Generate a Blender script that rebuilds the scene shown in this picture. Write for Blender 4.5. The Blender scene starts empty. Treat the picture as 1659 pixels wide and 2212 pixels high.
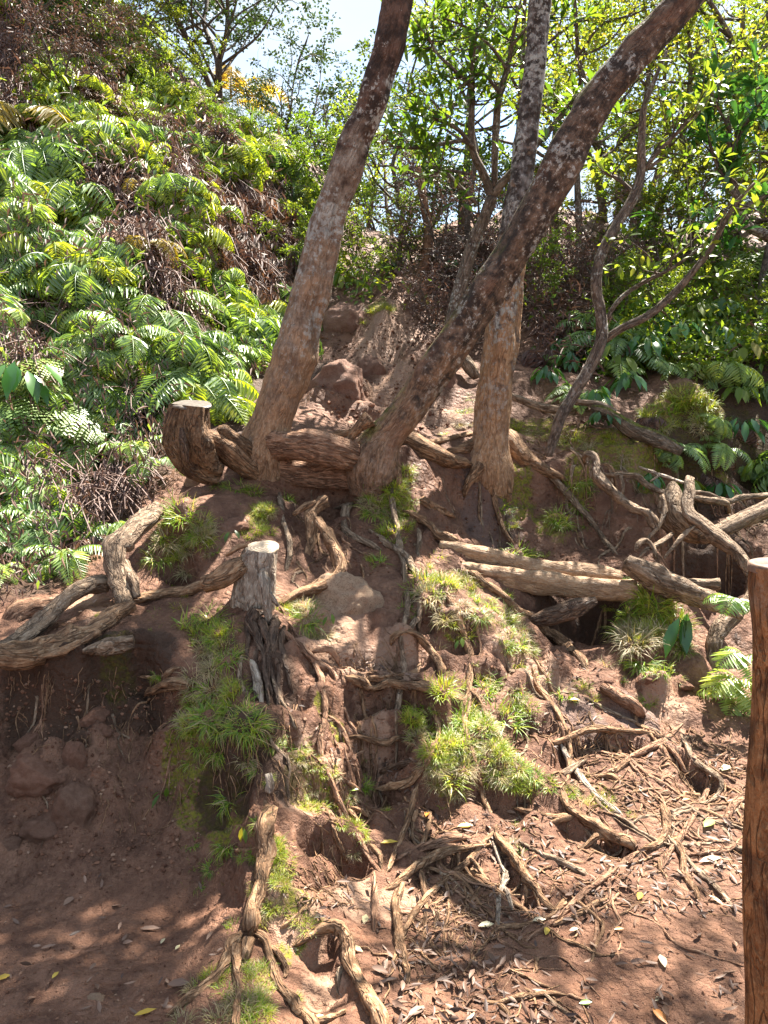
import bpy, math, random
import numpy as np
from mathutils import Vector, Matrix
PI = math.pi
rng = np.random.default_rng(7)
random.seed(7)
scene = bpy.context.scene
COL = scene.collection

# ------------------------------------------------------------------ camera model (survey of the place is done in photo pixels, 1659 x 2212)
CAM = np.array([0.0, 0.0, 1.6]); PITCH = math.radians(-8.0); F = 1671.0; CU, CV = 829.5, 1106.0
FW = np.array([0, math.cos(PITCH), math.sin(PITCH)]); UP = np.array([0, -math.sin(PITCH), math.cos(PITCH)]); RT = np.array([1.0, 0, 0])
def ray(u, v):
    return RT*((u-CU)/F) + UP*((CV-v)/F) + FW
def P(u, v, Y):
    d = ray(u, v); return CAM + d*(Y/d[1])
def proj(p):
    q = np.asarray(p) - CAM; f = q@FW
    return CU + F*(q@RT)/f, CV - F*(q@UP)/f, f
def px(w, p):                                   # w photo pixels at point p, in metres
    return w*((np.asarray(p)-CAM)@FW)/F

# ------------------------------------------------------------------ value noise
def _h(ix, iy, iz, s):
    n = (ix.astype(np.int64)*73856093) ^ (iy.astype(np.int64)*19349663) ^ (iz.astype(np.int64)*83492791) ^ (s*2654435)
    n = (n ^ (n >> 13))*1274126177 & 0x7fffffff
    n = (n ^ (n >> 15))*2246822519 & 0x7fffffff
    return (n & 0xffff)/65535.0
def vnoise(x, y, z=None, s=0):
    x = np.asarray(x, float); y = np.asarray(y, float); z = np.zeros_like(x) if z is None else np.asarray(z, float)
    ix, iy, iz = np.floor(x), np.floor(y), np.floor(z)
    fx, fy, fz = x-ix, y-iy, z-iz
    fx, fy, fz = [f*f*(3-2*f) for f in (fx, fy, fz)]
    r = 0
    for dx in (0, 1):
        for dy in (0, 1):
            for dz in (0, 1):
                w = (fx if dx else 1-fx)*(fy if dy else 1-fy)*(fz if dz else 1-fz)
                r = r + w*_h(ix+dx, iy+dy, iz+dz, s)
    return r*2-1
def fbm(x, y, z=None, s=0, o=4, g=.5):
    r, a, f = 0, 1, 1
    for k in range(o):
        r = r + a*vnoise(np.asarray(x)*f, np.asarray(y)*f, None if z is None else np.asarray(z)*f, s+k*17); a *= g; f *= 2.03
    return r

# ------------------------------------------------------------------ terrain: survey points (u, v, forward distance)
SURV = [
 # mud flat in front
 (60,2212,1.81),(300,2212,1.81),(480,2205,1.80),(900,2212,1.81),(1250,2212,1.81),(1600,2212,1.81),(100,2050,2.11),(300,2050,2.11),(430,2010,2.18),
 (60,1890,2.46),(250,1890,2.46),(400,1890,2.45),(800,2080,2.05),(1000,2050,2.10),(1300,2050,2.10),(1600,2050,2.10),(700,2130,1.95),
 (900,1930,2.36),(1150,1930,2.36),(1400,1930,2.37),(1620,1930,2.37),(1000,1800,2.62),(1250,1800,2.64),(1500,1800,2.68),(1650,1780,2.72),
 # left wall
 (40,1640,2.74),(200,1640,2.76),(340,1640,2.80),(60,1760,2.62),(200,1760,2.63),(330,1770,2.66),(40,1450,2.90),(200,1450,2.95),(320,1450,3.0),
 # nose of earth
 (560,1300,3.30),(470,1320,3.28),(380,1340,3.28),(560,1450,2.98),(470,1450,2.98),(400,1470,2.98),(560,1600,2.70),(470,1590,2.74),(575,1750,2.47),(470,1720,2.64),(420,1780,2.60),
 (565,1900,2.25),(540,2050,2.03),(490,1900,2.40),(620,1700,2.60),(620,1850,2.38),(610,2000,2.17),
 # left terrace
 (60,1350,3.22),(180,1320,3.3),(330,1260,3.55),(430,1240,3.6),(130,1270,3.6),
 # fern bank
 (120,1180,4.0),(300,1120,4.2),(150,1000,4.6),(330,980,4.7),(60,800,5.2),(250,800,5.35),(430,850,5.3),(150,600,6.1),(350,640,6.2),(500,760,6.0),
 (100,400,7.2),(280,420,7.3),(450,520,7.2),(580,640,7.4),(640,600,7.9),(150,200,8.6),(330,260,8.9),(480,330,9.2),(600,400,9.0),(580,480,8.6),
 (60,20,10.3),(200,90,10.4),(60,-90,11.6),(180,-20,11.4),(400,190,11),(520,270,11),(640,345,11.3),(700,420,11.5),(670,520,9.5),
 # gully
 (850,930,5.3),(780,930,5.2),(850,860,5.8),(780,820,6.2),(880,790,6.5),(830,720,7.1),(800,675,8.0),(850,650,9.5),(720,700,7.6),(700,780,6.7),(660,850,5.9),(560,880,5.2),
 (930,800,6.4),(960,720,7.1),(900,650,8.6),(1000,620,7.9),(960,540,9.0),(1060,560,8.6),
 # under the trees
 (640,985,4.58),(700,1060,4.40),(640,1130,4.12),(740,1120,4.26),(700,985,4.55),(560,1060,4.3),(470,1080,4.0),(400,1100,3.95),(830,1000,4.46),(840,1090,4.33),(830,1150,4.08),
 (600,1220,3.75),(740,1250,3.74),(740,1370,3.35),(740,1480,3.14),(650,1450,3.05),(860,1290,3.62),(880,1400,3.35),(870,1465,3.2),(960,1270,3.7),
 (680,1560,2.88),(800,1540,3.02),(800,1640,2.93),(700,1690,2.7),(960,1580,2.96),(950,1690,2.80),(1000,1480,3.2),(1100,1420,3.42),(1120,1520,3.27),(1060,1680,2.86),(900,1760,2.72),(780,1760,2.62),(760,1860,2.44),
 # right slope
 (970,1090,4.58),(950,1010,4.65),(1060,1010,4.8),(1000,960,5.0),(1060,1100,4.76),(1150,1210,4.5),(1000,1200,4.25),(1150,1120,4.78),(1250,1040,4.95),(1180,980,5.15),(1290,1150,4.80),(1330,1210,4.5),(1380,1100,4.8),
 (1060,1290,3.85),(1180,1300,4.05),(1300,1350,4.02),(1200,1430,3.62),(1300,1480,3.5),(1380,1400,3.72),(1430,1270,4.05),(1460,1350,3.85),(1420,1460,3.52),(1550,1420,3.85),(1640,1400,3.9),
 (1200,1570,3.22),(1350,1560,3.3),(1350,1640,3.05),(1500,1560,3.35),(1500,1680,2.98),(1600,1600,3.25),(1200,1680,2.9),
 (1480,1180,4.95),(1560,1240,4.6),(1640,1160,5.0),(1500,1060,5.25),(1400,1000,5.1),(1300,950,5.25),(1200,880,5.7),(1620,1000,5.6),
 (1250,780,6.5),(1400,800,6.3),(1550,800,6.2),(1200,650,7.6),(1400,680,7.4),(1640,720,7.0),(1150,560,8.8),(1350,560,9.0),(1600,600,8.6),(1400,480,11.5),(1640,480,11.5),(1100,450,11.5),(900,560,11.5),
]
pts = [P(*s) for s in SURV]
pts += [np.array(q, float) for q in [(-1.5,.6,0),(0,.6,0),(1.5,.6,0),(-4,-4,.1),(0,-4,-.1),(4,-4,0),(-3.2,1.6,.25),(-3.6,2.6,.9),(3.2,1.5,.05),(3.4,2.6,.15),(4.2,4,.9),(-5,4,2.4),(-8,8,6.2),
   (-12,14,8.5),(-6,15,6.6),(-3,16,4.6),(0,15,2.4),(3,16,3.6),(8,15,4.6),(8,8,3.6),(6,5,1.7),(12,10,4.5),(-14,4,6.5),(-14,-6,3.5),(12,0,1),(-30,30,9),(0,30,1.2),(30,30,3),
   (70,70,2),(-70,70,5),(0,75,-1),(70,0,0),(-70,0,3),(-60,-60,0),(60,-60,-1),(0,-60,-2)]]
pts = np.array(pts)
C2 = .07**2
def _k(d2): return np.sqrt(d2 + C2)
n = len(pts)
A = np.zeros((n+3, n+3))
A[:n,:n] = _k(((pts[:,None,:2]-pts[None,:,:2])**2).sum(-1)) - np.eye(n)*0.012
A[:n,n] = 1; A[:n,n+1:n+3] = pts[:,:2]; A[n:,:n] = A[:n,n:].T
W = np.linalg.solve(A, np.concatenate([pts[:,2], np.zeros(3)]))
def base_h(x, y):
    out = np.empty(x.shape)
    for i in range(0, x.size, 20000):
        X = x.ravel()[i:i+20000]; Yy = y.ravel()[i:i+20000]
        out.ravel()[i:i+20000] = _k((X[:,None]-pts[:,0])**2 + (Yy[:,None]-pts[:,1])**2)@W[:n] + W[n] + W[n+1]*X + W[n+2]*Yy
    return out
def axis(lo, hi, d, far, g=1.12):
    a = list(np.arange(lo, hi+1e-6, d)); s = d
    while a[-1] < far: s *= g; a.append(a[-1]+s)
    s = d
    while a[0] > -far: s *= g; a.insert(0, a[0]-s)
    return np.array(a)
GX = axis(-2.6, 2.7, .017, 75); GY = axis(1.5, 5.4, .017, 78)
MX, MY = np.meshgrid(GX, GY)
MZ = base_h(MX, MY)
near = np.clip((9-MY)/6, 0, 1)*np.clip((6-np.abs(MX))/2, 0, 1)
def H(x, y):
    x = np.asarray(x, float); y = np.asarray(y, float)
    i = np.clip(np.searchsorted(GX, x)-1, 0, len(GX)-2); j = np.clip(np.searchsorted(GY, y)-1, 0, len(GY)-2)
    fx = (x-GX[i])/(GX[i+1]-GX[i]); fy = (y-GY[j])/(GY[j+1]-GY[j])
    return (MZ[j,i]*(1-fx)+MZ[j,i+1]*fx)*(1-fy) + (MZ[j+1,i]*(1-fx)+MZ[j+1,i+1]*fx)*fy
_Y = np.concatenate([np.arange(.9, 7, .006), np.arange(7, 20, .03)])
def hit(u, v):
    d = ray(u, v); t = _Y/d[1]
    x = CAM[0]+d[0]*t; z = CAM[2]+d[2]*t
    below = z < H(x, _Y)
    k = int(np.argmax(below)) if below.any() else len(_Y)-1
    k = max(k, 1)
    a, b = _Y[k-1], _Y[k]
    for _ in range(6):
        m = (a+b)/2; p = CAM + d*(m/d[1])
        if p[2] < H(p[0], m): b = m
        else: a = m
    return CAM + d*(b/d[1])
def gauss(u, v, r, dz):                         # a hump or a hollow where the ray meets the ground
    p = hit(u, v); R = px(r, p)
    m = np.exp(-((MX-p[0])**2+(MY-p[1])**2)/(R*R))
    MZ[...] += dz*m
slope = np.hypot(np.gradient(MZ, GX, axis=1), np.gradient(MZ, GY, axis=0))
rough = .35 + np.clip(slope*1.1, 0, 1.6)
MZ += near*rough*(.030*fbm(MX*3.1, MY*3.1, s=1, o=3) + .015*fbm(MX*11, MY*11, s=5, o=3))
led = near*np.clip((slope-.18)*2.2, 0, 1)*np.clip((MX+.75)*3, .25, 1)
ph = MZ/.135 + .9*fbm(MX*1.9, MY*1.9, s=61, o=3)
MZ += led*.030*np.clip(np.sin(2*PI*ph)*1.6, -1, 1)*(.35+.65*np.clip(fbm(MX*2.6, MY*2.6, s=63, o=2)+.4, 0, 1))
MZ += (1-near)*(.30*fbm(MX*1.15, MY*1.15, s=9, o=2)+.10*fbm(MX*3.3, MY*3.3, s=19, o=3))*np.clip((MY-4)/3, 0, 1)*np.clip(1-np.hypot(MX, MY)/60, .1, 1)
for g in [(580,470,70,-.6),(520,560,60,-.45),(610,600,60,-.4),(90,650,70,-.35),(120,730,60,-.25),(310,880,60,-.3),(140,470,60,-.3),(250,430,60,-.35),(40,330,70,-.4),(350,690,60,-.3),(440,620,60,-.3),(200,960,60,-.3),(420,820,50,.2),(250,800,70,.3),(60,560,70,.3),(200,640,70,.3),(330,560,70,.3),(120,380,60,.25),(430,480,60,.3),(520,380,50,.3),(380,760,60,.25),(80,860,60,.25),(700,1065,45,-.12),(745,1040,35,-.10),(1000,1080,45,-.10),(1190,1330,50,-.10),(1280,1340,55,-.16),(1540,1230,50,-.22),(1480,1210,50,-.18),
          (800,1625,40,-.07),(860,1640,40,-.05),(690,2130,55,-.07),(1330,1800,40,-.035),(1260,1630,45,-.03),(1520,1700,45,-.05),(700,1820,40,-.05),(780,1530,50,-.05),
          (950,1560,55,.05),(1050,1590,50,.035),(880,1390,30,.05),(630,1985,40,.03),(1420,1300,45,.10),(960,1290,45,.05),(250,1475,50,-.10),(90,1485,50,-.10),(330,1465,40,-.08),(10,1480,50,-.10),(150,1750,60,.05),(75,1680,50,.05),(720,825,55,.16),(745,715,55,.25),(790,790,40,-.14),(840,860,60,-.12),(945,850,40,.16),(690,880,40,.12),(870,720,50,-.15),(930,760,50,.15),(720,780,40,.12),(800,905,40,.06),(900,680,40,.15),(590,1120,25,.06),
          (395,1120,40,.10),(395,1210,25,-.10),(860,1080,22,.08),(300,1620,50,-.04),(1130,1500,40,.05)]:
    gauss(*g)
def scarp(pix, depth, wid, down=(0,-1.0), edge=.014, rag=.03):
    """an eroded step: the ground on the downhill side of the line drops sharply and eases out again"""
    L_ = np.array([hit(u, v)[:2] for u, v in pix]); bx = (MX > L_[:,0].min()-.6)&(MX < L_[:,0].max()+.6)&(MY > L_[:,1].min()-.8)&(MY < L_[:,1].max()+.6)
    X, Y_ = MX[bx], MY[bx]; best = np.full(X.shape, 9.0); sd = np.full(X.shape, 9.0); fade = np.zeros(X.shape); n_ = len(L_)-1
    for i in range(n_):
        a, b = L_[i], L_[i+1]; e = b-a; l2 = max(e@e, 1e-8); t = np.clip(((X-a[0])*e[0]+(Y_-a[1])*e[1])/l2, 0, 1)
        qx, qy = X-a[0]-t*e[0], Y_-a[1]-t*e[1]; d = np.hypot(qx, qy); nv = np.array([-e[1], e[0]])/math.sqrt(l2); nv = nv if nv@np.array(down) > 0 else -nv
        m = d < best; best[m] = d[m]; s_ = np.sign(qx*nv[0]+qy*nv[1]); sd[m] = (d*s_)[m]; g = (i+t)/n_; fade[m] = np.clip(np.minimum(g, 1-g)*6+.15, 0, 1)[m]
    sd = sd + rag*fbm(X*9, Y_*9, s=71, o=2)
    endf = np.exp(-np.clip(best-np.abs(sd)-.03, 0, 9)/.05)
    MZ[bx] += fade*(-depth*1.05/(1+np.exp(-sd/(edge*.5)))*np.exp(-np.clip(sd, 0, 9)/wid) + depth*.25*np.exp(-np.abs(sd+.03)/.05)*(sd < .01))
for a_ in [([(742,1462),(773,1478),(800,1494),(840,1484),(873,1490),(920,1494),(960,1507),(1010,1516)], .17, .13),
           ([(640,2050),(668,2034),(699,2018),(722,2008),(742,2020)], .09, .10), ([(748,1600),(786,1602),(836,1616),(866,1598),(905,1620)], .12, .10), ([(1163,1620),(1213,1608),(1256,1590),(1339,1586),(1412,1588)], .08, .12),
           ([(1220,1750),(1266,1785),(1306,1808),(1346,1826),(1378,1842)], .07, .08), ([(1440,1625),(1486,1632),(1499,1652),(1533,1675),(1560,1695)], .09, .10), ([(380,1600),(450,1615),(520,1630),(560,1640)], .14, .16),
           ([(-60,1440),(60,1436),(150,1425),(240,1405),(300,1400),(350,1450),(400,1500)], .22, .2), ([(340,1205),(390,1215),(450,1200)], .13, .1), ([(905,1665),(960,1690),(1010,1680),(1060,1640),(1120,1700),(1160,1715)], .10, .12),
           ([(890,1318),(930,1338),(980,1345),(1030,1350)], .09, .10), ([(960,1040),(1040,1050),(1120,1030),(1200,1035),(1290,1045)], .16, .2), ([(610,1035),(680,1030),(760,1040),(800,1050)], .16, .14),
           ([(846,1392),(866,1380),(890,1378),(910,1390)], .10, .08), ([(1340,1400),(1400,1410),(1470,1395)], .12, .12), ([(1370,1478),(1430,1480),(1500,1478)], .09, .1), ([(870,1900),(900,1880),(972,1850),(1062,1832)], .035, .06),
           ([(1070,1812),(1105,1862),(1135,1905),(1180,1958)], .06, .08, (-1,-.3)), ([(1000,1395),(1100,1420),(1180,1430)], .08, .10), ([(640,1500),(690,1515),(740,1500)], .08, .1), ([(620,1780),(680,1790),(760,1820),(800,1850)], .12, .10),
           ([(690,1700),(760,1730),(830,1720),(890,1710)], .07, .08), ([(850,1395),(853,1430),(856,1455)], .05, .08, (-1,0)), ([(1420,1165),(1480,1180),(1540,1200),(1640,1180)], .3, .25), ([(1380,1000),(1460,1010),(1560,1000),(1640,990)], .22, .25),
           ([(1100,1290),(1180,1310),(1280,1300),(1350,1300)], .14, .16), ([(930,1440),(1010,1435),(1080,1440)], .06, .08), ([(1040,1560),(1140,1560),(1200,1545)], .07, .1)]:
    scarp(*a_)
gauss(1480, 930, 75, .30); gauss(1545, 925, 50, .16); gauss(1420, 915, 40, .10)
# crumbs, roots scars and foot-worn ribs
MZ += near*np.clip(slope, 0, 1)*.007*np.abs(fbm(MX*26, MY*26, s=31, o=2))
gm_ = np.exp(-((MX-.02-.05*(MY-5.5))**2)/.55**2)*np.clip((MY-5.0)/.3,0,1)*np.clip((9.3-MY)/.6,0,1)
MZ += gm_*(.05*np.clip(np.sin(2*PI*(MZ/.24+.8*fbm(MX*1.7, MY*1.7, s=81, o=2)))*1.8,-1,1)+.05*fbm(MX*4.2, MY*4.2, s=83, o=4))
# fine lumps and clods; the eroded bank carries deeper ones
MZ += near*(.0035+.008*np.clip(slope,0,1))*fbm(MX*34, MY*34, s=41, o=2)
lump = np.clip(fbm(MX*7, MY*7, s=51, o=3)-.15, 0, 1)
MZ += near*np.clip(slope-.25, 0, 1)*.085*lump
# ------------------------------------------------------------------ materials
class NT:
    def __init__(s, name):
        s.m = bpy.data.materials.new(name); s.m.use_nodes = True
        s.t = s.m.node_tree; s.t.nodes.clear()
        s.out = s.t.nodes.new('ShaderNodeOutputMaterial')
    def n(s, typ, ins=None, **props):
        nd = s.t.nodes.new('ShaderNode'+typ)
        for k, v in props.items(): setattr(nd, k, v)
        for k, v in (ins or {}).items():
            sock = nd.inputs[k]
            if isinstance(v, bpy.types.NodeSocket): s.t.links.new(v, sock)
            elif isinstance(v, bpy.types.Node): s.t.links.new(v.outputs[0], sock)
            else: sock.default_value = v
        return nd
    def attr(s, name): return s.n('Attribute', attribute_name=name)
    def noise(s, vec, scale, detail=4, rough=.55, dist=0):
        return s.n('TexNoise', {'Vector': vec, 'Scale': scale, 'Detail': detail, 'Roughness': rough, 'Distortion': dist}).outputs['Fac']
    def ramp(s, fac, stops, interp='LINEAR'):
        r = s.n('ValToRGB', {'Fac': fac}); e = r.color_ramp; e.interpolation = interp
        while len(e.elements) < len(stops): e.elements.new(.5)
        for el, (p, c) in zip(e.elements, stops):
            el.position = p; el.color = (c if isinstance(c, tuple) else (c, c, c))[:3] + (1,)
        return r.outputs['Color']
    def mix(s, fac, a, b, blend='MIX'):
        m = s.n('MixRGB', {'Fac': fac}, blend_type=blend)
        for k, v in ((1, a), (2, b)):
            if isinstance(v, bpy.types.NodeSocket): s.t.links.new(v, m.inputs[k])
            else: m.inputs[k].default_value = tuple(v[:3])+(1,)
        return m.outputs[0]
    def math(s, op, a, b=0.5, clamp=False):
        m = s.n('Math', operation=op, use_clamp=clamp)
        for k, v in ((0, a), (1, b)):
            if isinstance(v, bpy.types.NodeSocket): s.t.links.new(v, m.inputs[k])
            else: m.inputs[k].default_value = v
        return m.outputs[0]
    def bump(s, h, strength, dist, normal=None):
        ins = {'Height': h, 'Strength': strength, 'Distance': dist}
        if normal is not None: ins['Normal'] = normal
        return s.n('Bump', ins).outputs[0]
    def surf(s, sh): s.t.links.new(sh.outputs[0] if isinstance(sh, bpy.types.Node) else sh, s.out.inputs['Surface']); return s.m
    def vec(s, v, sx, sy, sz): return s.n('Mapping', {'Vector': v, 'Scale': (sx, sy, sz)}).outputs[0]

def ground_mat():
    s = NT('mud'); g = s.n('NewGeometry'); pos = g.outputs['Position']
    big = s.noise(pos, 1.3, 4); mid = s.noise(pos, 9, 5, .6); fine = s.noise(pos, 55, 4, .65); grit = s.noise(pos, 240, 2, .6)
    c = s.ramp(big, [(.3, (.13,.058,.033)), (.5, (.215,.108,.065)), (.72, (.285,.155,.10))])
    c = s.mix(s.ramp(mid, [(.38, 0.0), (.66, 1.0)]), c, (.10,.048,.030))
    c = s.mix(s.math('MULTIPLY', s.ramp(fine, [(.5, 0.0), (.75, 1.0)]), .55), c, (.28,.155,.095))
    c = s.mix(s.math('MULTIPLY', s.ramp(grit, [(.56, 0.0), (.7, 1.0)]), .5), c, (.055,.033,.026))
    rag = s.math('MULTIPLY', s.math('SUBTRACT', s.noise(pos, 14, 6, .68), .5), 1.5)
    msk = lambda nm: s.ramp(s.math('ADD', s.attr(nm).outputs['Fac'], rag), [(.42, 0.0), (.66, 1.0)])
    pale = msk('pale')
    c = s.mix(s.math('MULTIPLY', pale, s.ramp(mid, [(.2, .5), (.6, 1.0)])), c, (.34,.205,.135))
    grey = msk('grey')
    c = s.mix(s.math('MULTIPLY', grey, s.ramp(mid, [(.25, .4), (.6, 1.0)])), c, (.15,.095,.075))
    ms = msk('moss')
    mm = s.math('MULTIPLY', ms, s.ramp(s.noise(pos, 40, 5, .7), [(.40, 0.0), (.54, .9)]), True)
    c = s.mix(mm, c, s.ramp(s.noise(pos, 90, 3), [(.3, (.06,.075,.012)), (.6, (.2,.19,.02)), (.8, (.27,.2,.03))]))
    dk = msk('humus_shade')
    c = s.mix(s.math('MULTIPLY', dk, s.ramp(mid, [(.3, 1.0), (.75, .55)])), c, (.05,.028,.017))  # dark humus colour; in the hollows it also paints in their shade
    h = s.math('ADD', s.math('MULTIPLY', fine, .5), s.math('MULTIPLY', grit, .22))
    vo = s.n('TexVoronoi', {'Vector': s.n('VectorMath', {0: pos, 1: s.n('VectorMath', {0: s.n('TexNoise', {'Vector': pos, 'Scale': 18.0}).outputs['Color'], 1: (.05,.05,.05)}, operation='MULTIPLY').outputs[0]}, operation='ADD').outputs[0], 'Scale': 30.0}).outputs['Distance']
    clod = s.math('MULTIPLY', s.math('SUBTRACT', 1.0, vo), s.ramp(s.noise(pos, 3.5, 3), [(.38, .15), (.62, 1.0)]))
    h = s.math('ADD', h, s.math('MULTIPLY', mid, 1.1)); h = s.math('ADD', h, s.math('MULTIPLY', clod, .9))
    rgh = s.math('ADD', s.math('MULTIPLY', mm, .35), s.ramp(mid, [(.3, .44), (.65, .74)]))
    p = s.n('BsdfPrincipled', {'Base Color': c, 'Roughness': rgh, 'Normal': s.bump(h, 1.0, .032), 'Specular IOR Level': .2})
    return s.surf(p)

def bark_mat(name, tan, dark, pale, moss=.0, lichen=0.0, upper=None, streak=1.0, rough=.75, red=None, top=None, crack=.5):
    """bark vec = (cos, sin, along) in metres round the limb; 'run' = 0 at the foot, 1 at the tip."""
    s = NT(name); b = s.attr('bark').outputs['Vector']; run = s.attr('run').outputs['Fac']; g = s.n('NewGeometry')
    v = s.vec(b, 1, 1, .34/streak)
    st = s.noise(v, 46, 5, .62, .4); st2 = s.noise(v, 120, 3, .6); blot = s.noise(b, 9, 4, .6, .5); blot2 = s.noise(b, 17, 5, .65)
    oi = s.n('ObjectInfo').outputs['Random']
    c = s.mix(s.ramp(s.math('ADD', s.math('MULTIPLY', st, .55), s.math('MULTIPLY', blot2, .45)), [(.33, 0.0), (.58, 1.0)]), dark, tan)
    c = s.mix(s.ramp(st2, [(.5, 0.0), (.72, .75)]), c, pale)
    c = s.mix(s.ramp(blot, [(.52, 0.0), (.66, .6)]), c, dark)
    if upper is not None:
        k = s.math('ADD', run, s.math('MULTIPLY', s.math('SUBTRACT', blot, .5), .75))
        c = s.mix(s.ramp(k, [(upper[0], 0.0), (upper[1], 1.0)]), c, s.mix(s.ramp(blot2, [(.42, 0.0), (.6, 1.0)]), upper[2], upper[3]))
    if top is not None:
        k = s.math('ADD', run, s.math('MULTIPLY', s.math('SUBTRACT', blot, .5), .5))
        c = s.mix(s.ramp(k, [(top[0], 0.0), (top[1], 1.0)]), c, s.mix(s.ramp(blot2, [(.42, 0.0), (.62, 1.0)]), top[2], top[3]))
    if red is not None:
        c = s.mix(s.math('MULTIPLY', s.ramp(s.noise(s.vec(b,1,1,.5), 6.5, 3), [(.58, 0.0), (.66, 1.0)]), red[1]), c, red[0])
    if lichen:
        lz = s.ramp(s.math('ADD', s.noise(b, 34, 6, .72, .12), s.math('MULTIPLY', s.math('SUBTRACT', s.noise(b, 3.6, 2), .5), .6)), [(.60-.05*lichen, 0.0), (.645-.05*lichen, 1.0)])
        up = s.ramp(run, [(.10, .12), (.30, 1.0)])
        c = s.mix(s.math('MULTIPLY', lz, up), c, s.ramp(blot2, [(.35, (.24,.23,.21)), (.65, (.44,.43,.39))]))
    if moss:
        nz = s.n('SeparateXYZ', {'Vector': g.outputs['Normal']}).outputs['Z']
        mz = s.math('MULTIPLY', s.ramp(nz, [(.35, 0.0), (.7, 1.0)]), s.ramp(s.noise(b, 12, 4, .7), [(.5-.2*moss, 0.0), (.65-.2*moss, 1.0)]))
        c = s.mix(mz, c, s.ramp(s.noise(b, 60, 3), [(.35, (.07,.09,.012)), (.65, (.2,.2,.03))]))
    c = s.mix(.35, c, s.mix(oi, (.62,.58,.55), (1.0,.97,.92)), 'MULTIPLY')
    ck = s.ramp(s.noise(s.vec(b, 1, 1, .22), 30, 3, .5, .8), [(.42, 1.0), (.47, 0.0), (.52, 1.0)])
    c = s.mix(s.math('MULTIPLY', s.math('SUBTRACT', 1.0, ck), crack), c, dark)
    h = s.math('ADD', s.math('MULTIPLY', st, 1.0), s.math('MULTIPLY', st2, .35)); h = s.math('ADD', h, s.math('MULTIPLY', ck, crack)); h = s.math('ADD', h, s.math('MULTIPLY', blot2, .6))
    p = s.n('BsdfPrincipled', {'Base Color': c, 'Roughness': rough, 'Normal': s.bump(h, 1.0, .022), 'Specular IOR Level': .18})
    return s.surf(p)

def leaf_mat(name, stops, trans=.42, rough=.38, spec=.5, tint=(1.5,1.35,.55), vary=.35):
    s = NT(name); r = s.attr('rnd').outputs['Fac']; oi = s.n('ObjectInfo').outputs['Random']
    k = s.math('ADD', s.math('MULTIPLY', r, 1-vary), s.math('MULTIPLY', oi, vary))
    c = s.ramp(k, stops)
    p = s.n('BsdfPrincipled', {'Base Color': c, 'Roughness': rough, 'Specular IOR Level': spec, 'Coat Weight': .5 if 'fern_g' in name else 0.0, 'Coat Roughness': .42})
    if not trans: return s.surf(p)
    t = s.n('BsdfTranslucent', {'Color': s.mix(1.0, c, tint, 'MULTIPLY')})
    return s.surf(s.n('MixShader', {0: trans, 1: p, 2: t}))

def stone_mat(name, a, b, c, moss=0.0):
    s = NT(name); t = s.n('TexCoord').outputs['Object']; g = s.n('NewGeometry')
    n1 = s.noise(t, 5, 5, .6); n2 = s.noise(t, 28, 5, .65); n3 = s.noise(t, 90, 3)
    col = s.mix(s.ramp(n1, [(.35, 0.0), (.65, 1.0)]), a, b)
    col = s.mix(s.ramp(n2, [(.5, 0.0), (.68, .8)]), col, c)
    col = s.mix(s.ramp(n3, [(.58, 0.0), (.7, .6)]), col, (.05,.04,.035))
    if moss:
        nz = s.n('SeparateXYZ', {'Vector': g.outputs['Normal']}).outputs['Z']
        mz = s.math('MULTIPLY', s.ramp(nz, [(-.1, 0.0), (.6, 1.0)]), s.ramp(n2, [(.5-.2*moss, 0.0), (.7-.2*moss, 1.0)]))
        col = s.mix(mz, col, s.ramp(n3, [(.35, (.07,.08,.012)), (.65, (.20,.16,.03))]))
    h = s.math('ADD', n2, s.math('MULTIPLY', n3, .3))
    return s.surf(s.n('BsdfPrincipled', {'Base Color': col, 'Roughness': .75, 'Specular IOR Level': .2, 'Normal': s.bump(h, .8, .02)}))

M = {}
M['mud'] = ground_mat()
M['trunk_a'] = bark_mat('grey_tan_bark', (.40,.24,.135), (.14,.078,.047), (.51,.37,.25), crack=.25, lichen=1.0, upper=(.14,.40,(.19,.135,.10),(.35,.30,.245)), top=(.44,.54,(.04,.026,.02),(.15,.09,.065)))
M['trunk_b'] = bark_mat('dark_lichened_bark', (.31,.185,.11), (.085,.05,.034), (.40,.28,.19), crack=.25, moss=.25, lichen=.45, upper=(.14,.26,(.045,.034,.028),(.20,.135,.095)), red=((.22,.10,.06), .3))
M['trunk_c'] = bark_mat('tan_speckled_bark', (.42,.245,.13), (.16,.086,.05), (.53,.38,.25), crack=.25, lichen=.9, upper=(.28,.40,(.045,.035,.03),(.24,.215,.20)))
M['root'] = bark_mat('root_bark', (.34,.195,.105), (.085,.044,.025), (.52,.36,.225))
M['root_grey'] = bark_mat('grey_root_bark', (.31,.215,.14), (.085,.052,.033), (.52,.41,.30))
M['root_red'] = bark_mat('red_root_bark', (.36,.20,.12), (.11,.054,.033), (.52,.35,.235))
M['pale_wood'] = bark_mat('weathered_wood', (.42,.34,.26), (.16,.11,.08), (.6,.53,.44), rough=.6)
M['log'] = bark_mat('stripped_log', (.42,.27,.155), (.19,.11,.065), (.54,.40,.27), rough=.6, crack=.12)
M['dark_wood'] = bark_mat('dark_wet_wood', (.15,.092,.06), (.045,.028,.02), (.27,.19,.13), rough=.5)
M['mossy_wood'] = bark_mat('mossy_wood', (.22,.17,.12), (.07,.05,.035), (.38,.33,.26), moss=1.2)
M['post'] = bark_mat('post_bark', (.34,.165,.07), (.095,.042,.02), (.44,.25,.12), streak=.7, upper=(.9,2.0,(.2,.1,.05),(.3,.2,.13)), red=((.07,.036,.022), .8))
M['twig'] = bark_mat('twig_bark', (.20,.15,.115), (.065,.047,.038), (.34,.29,.24), lichen=.3)
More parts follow.
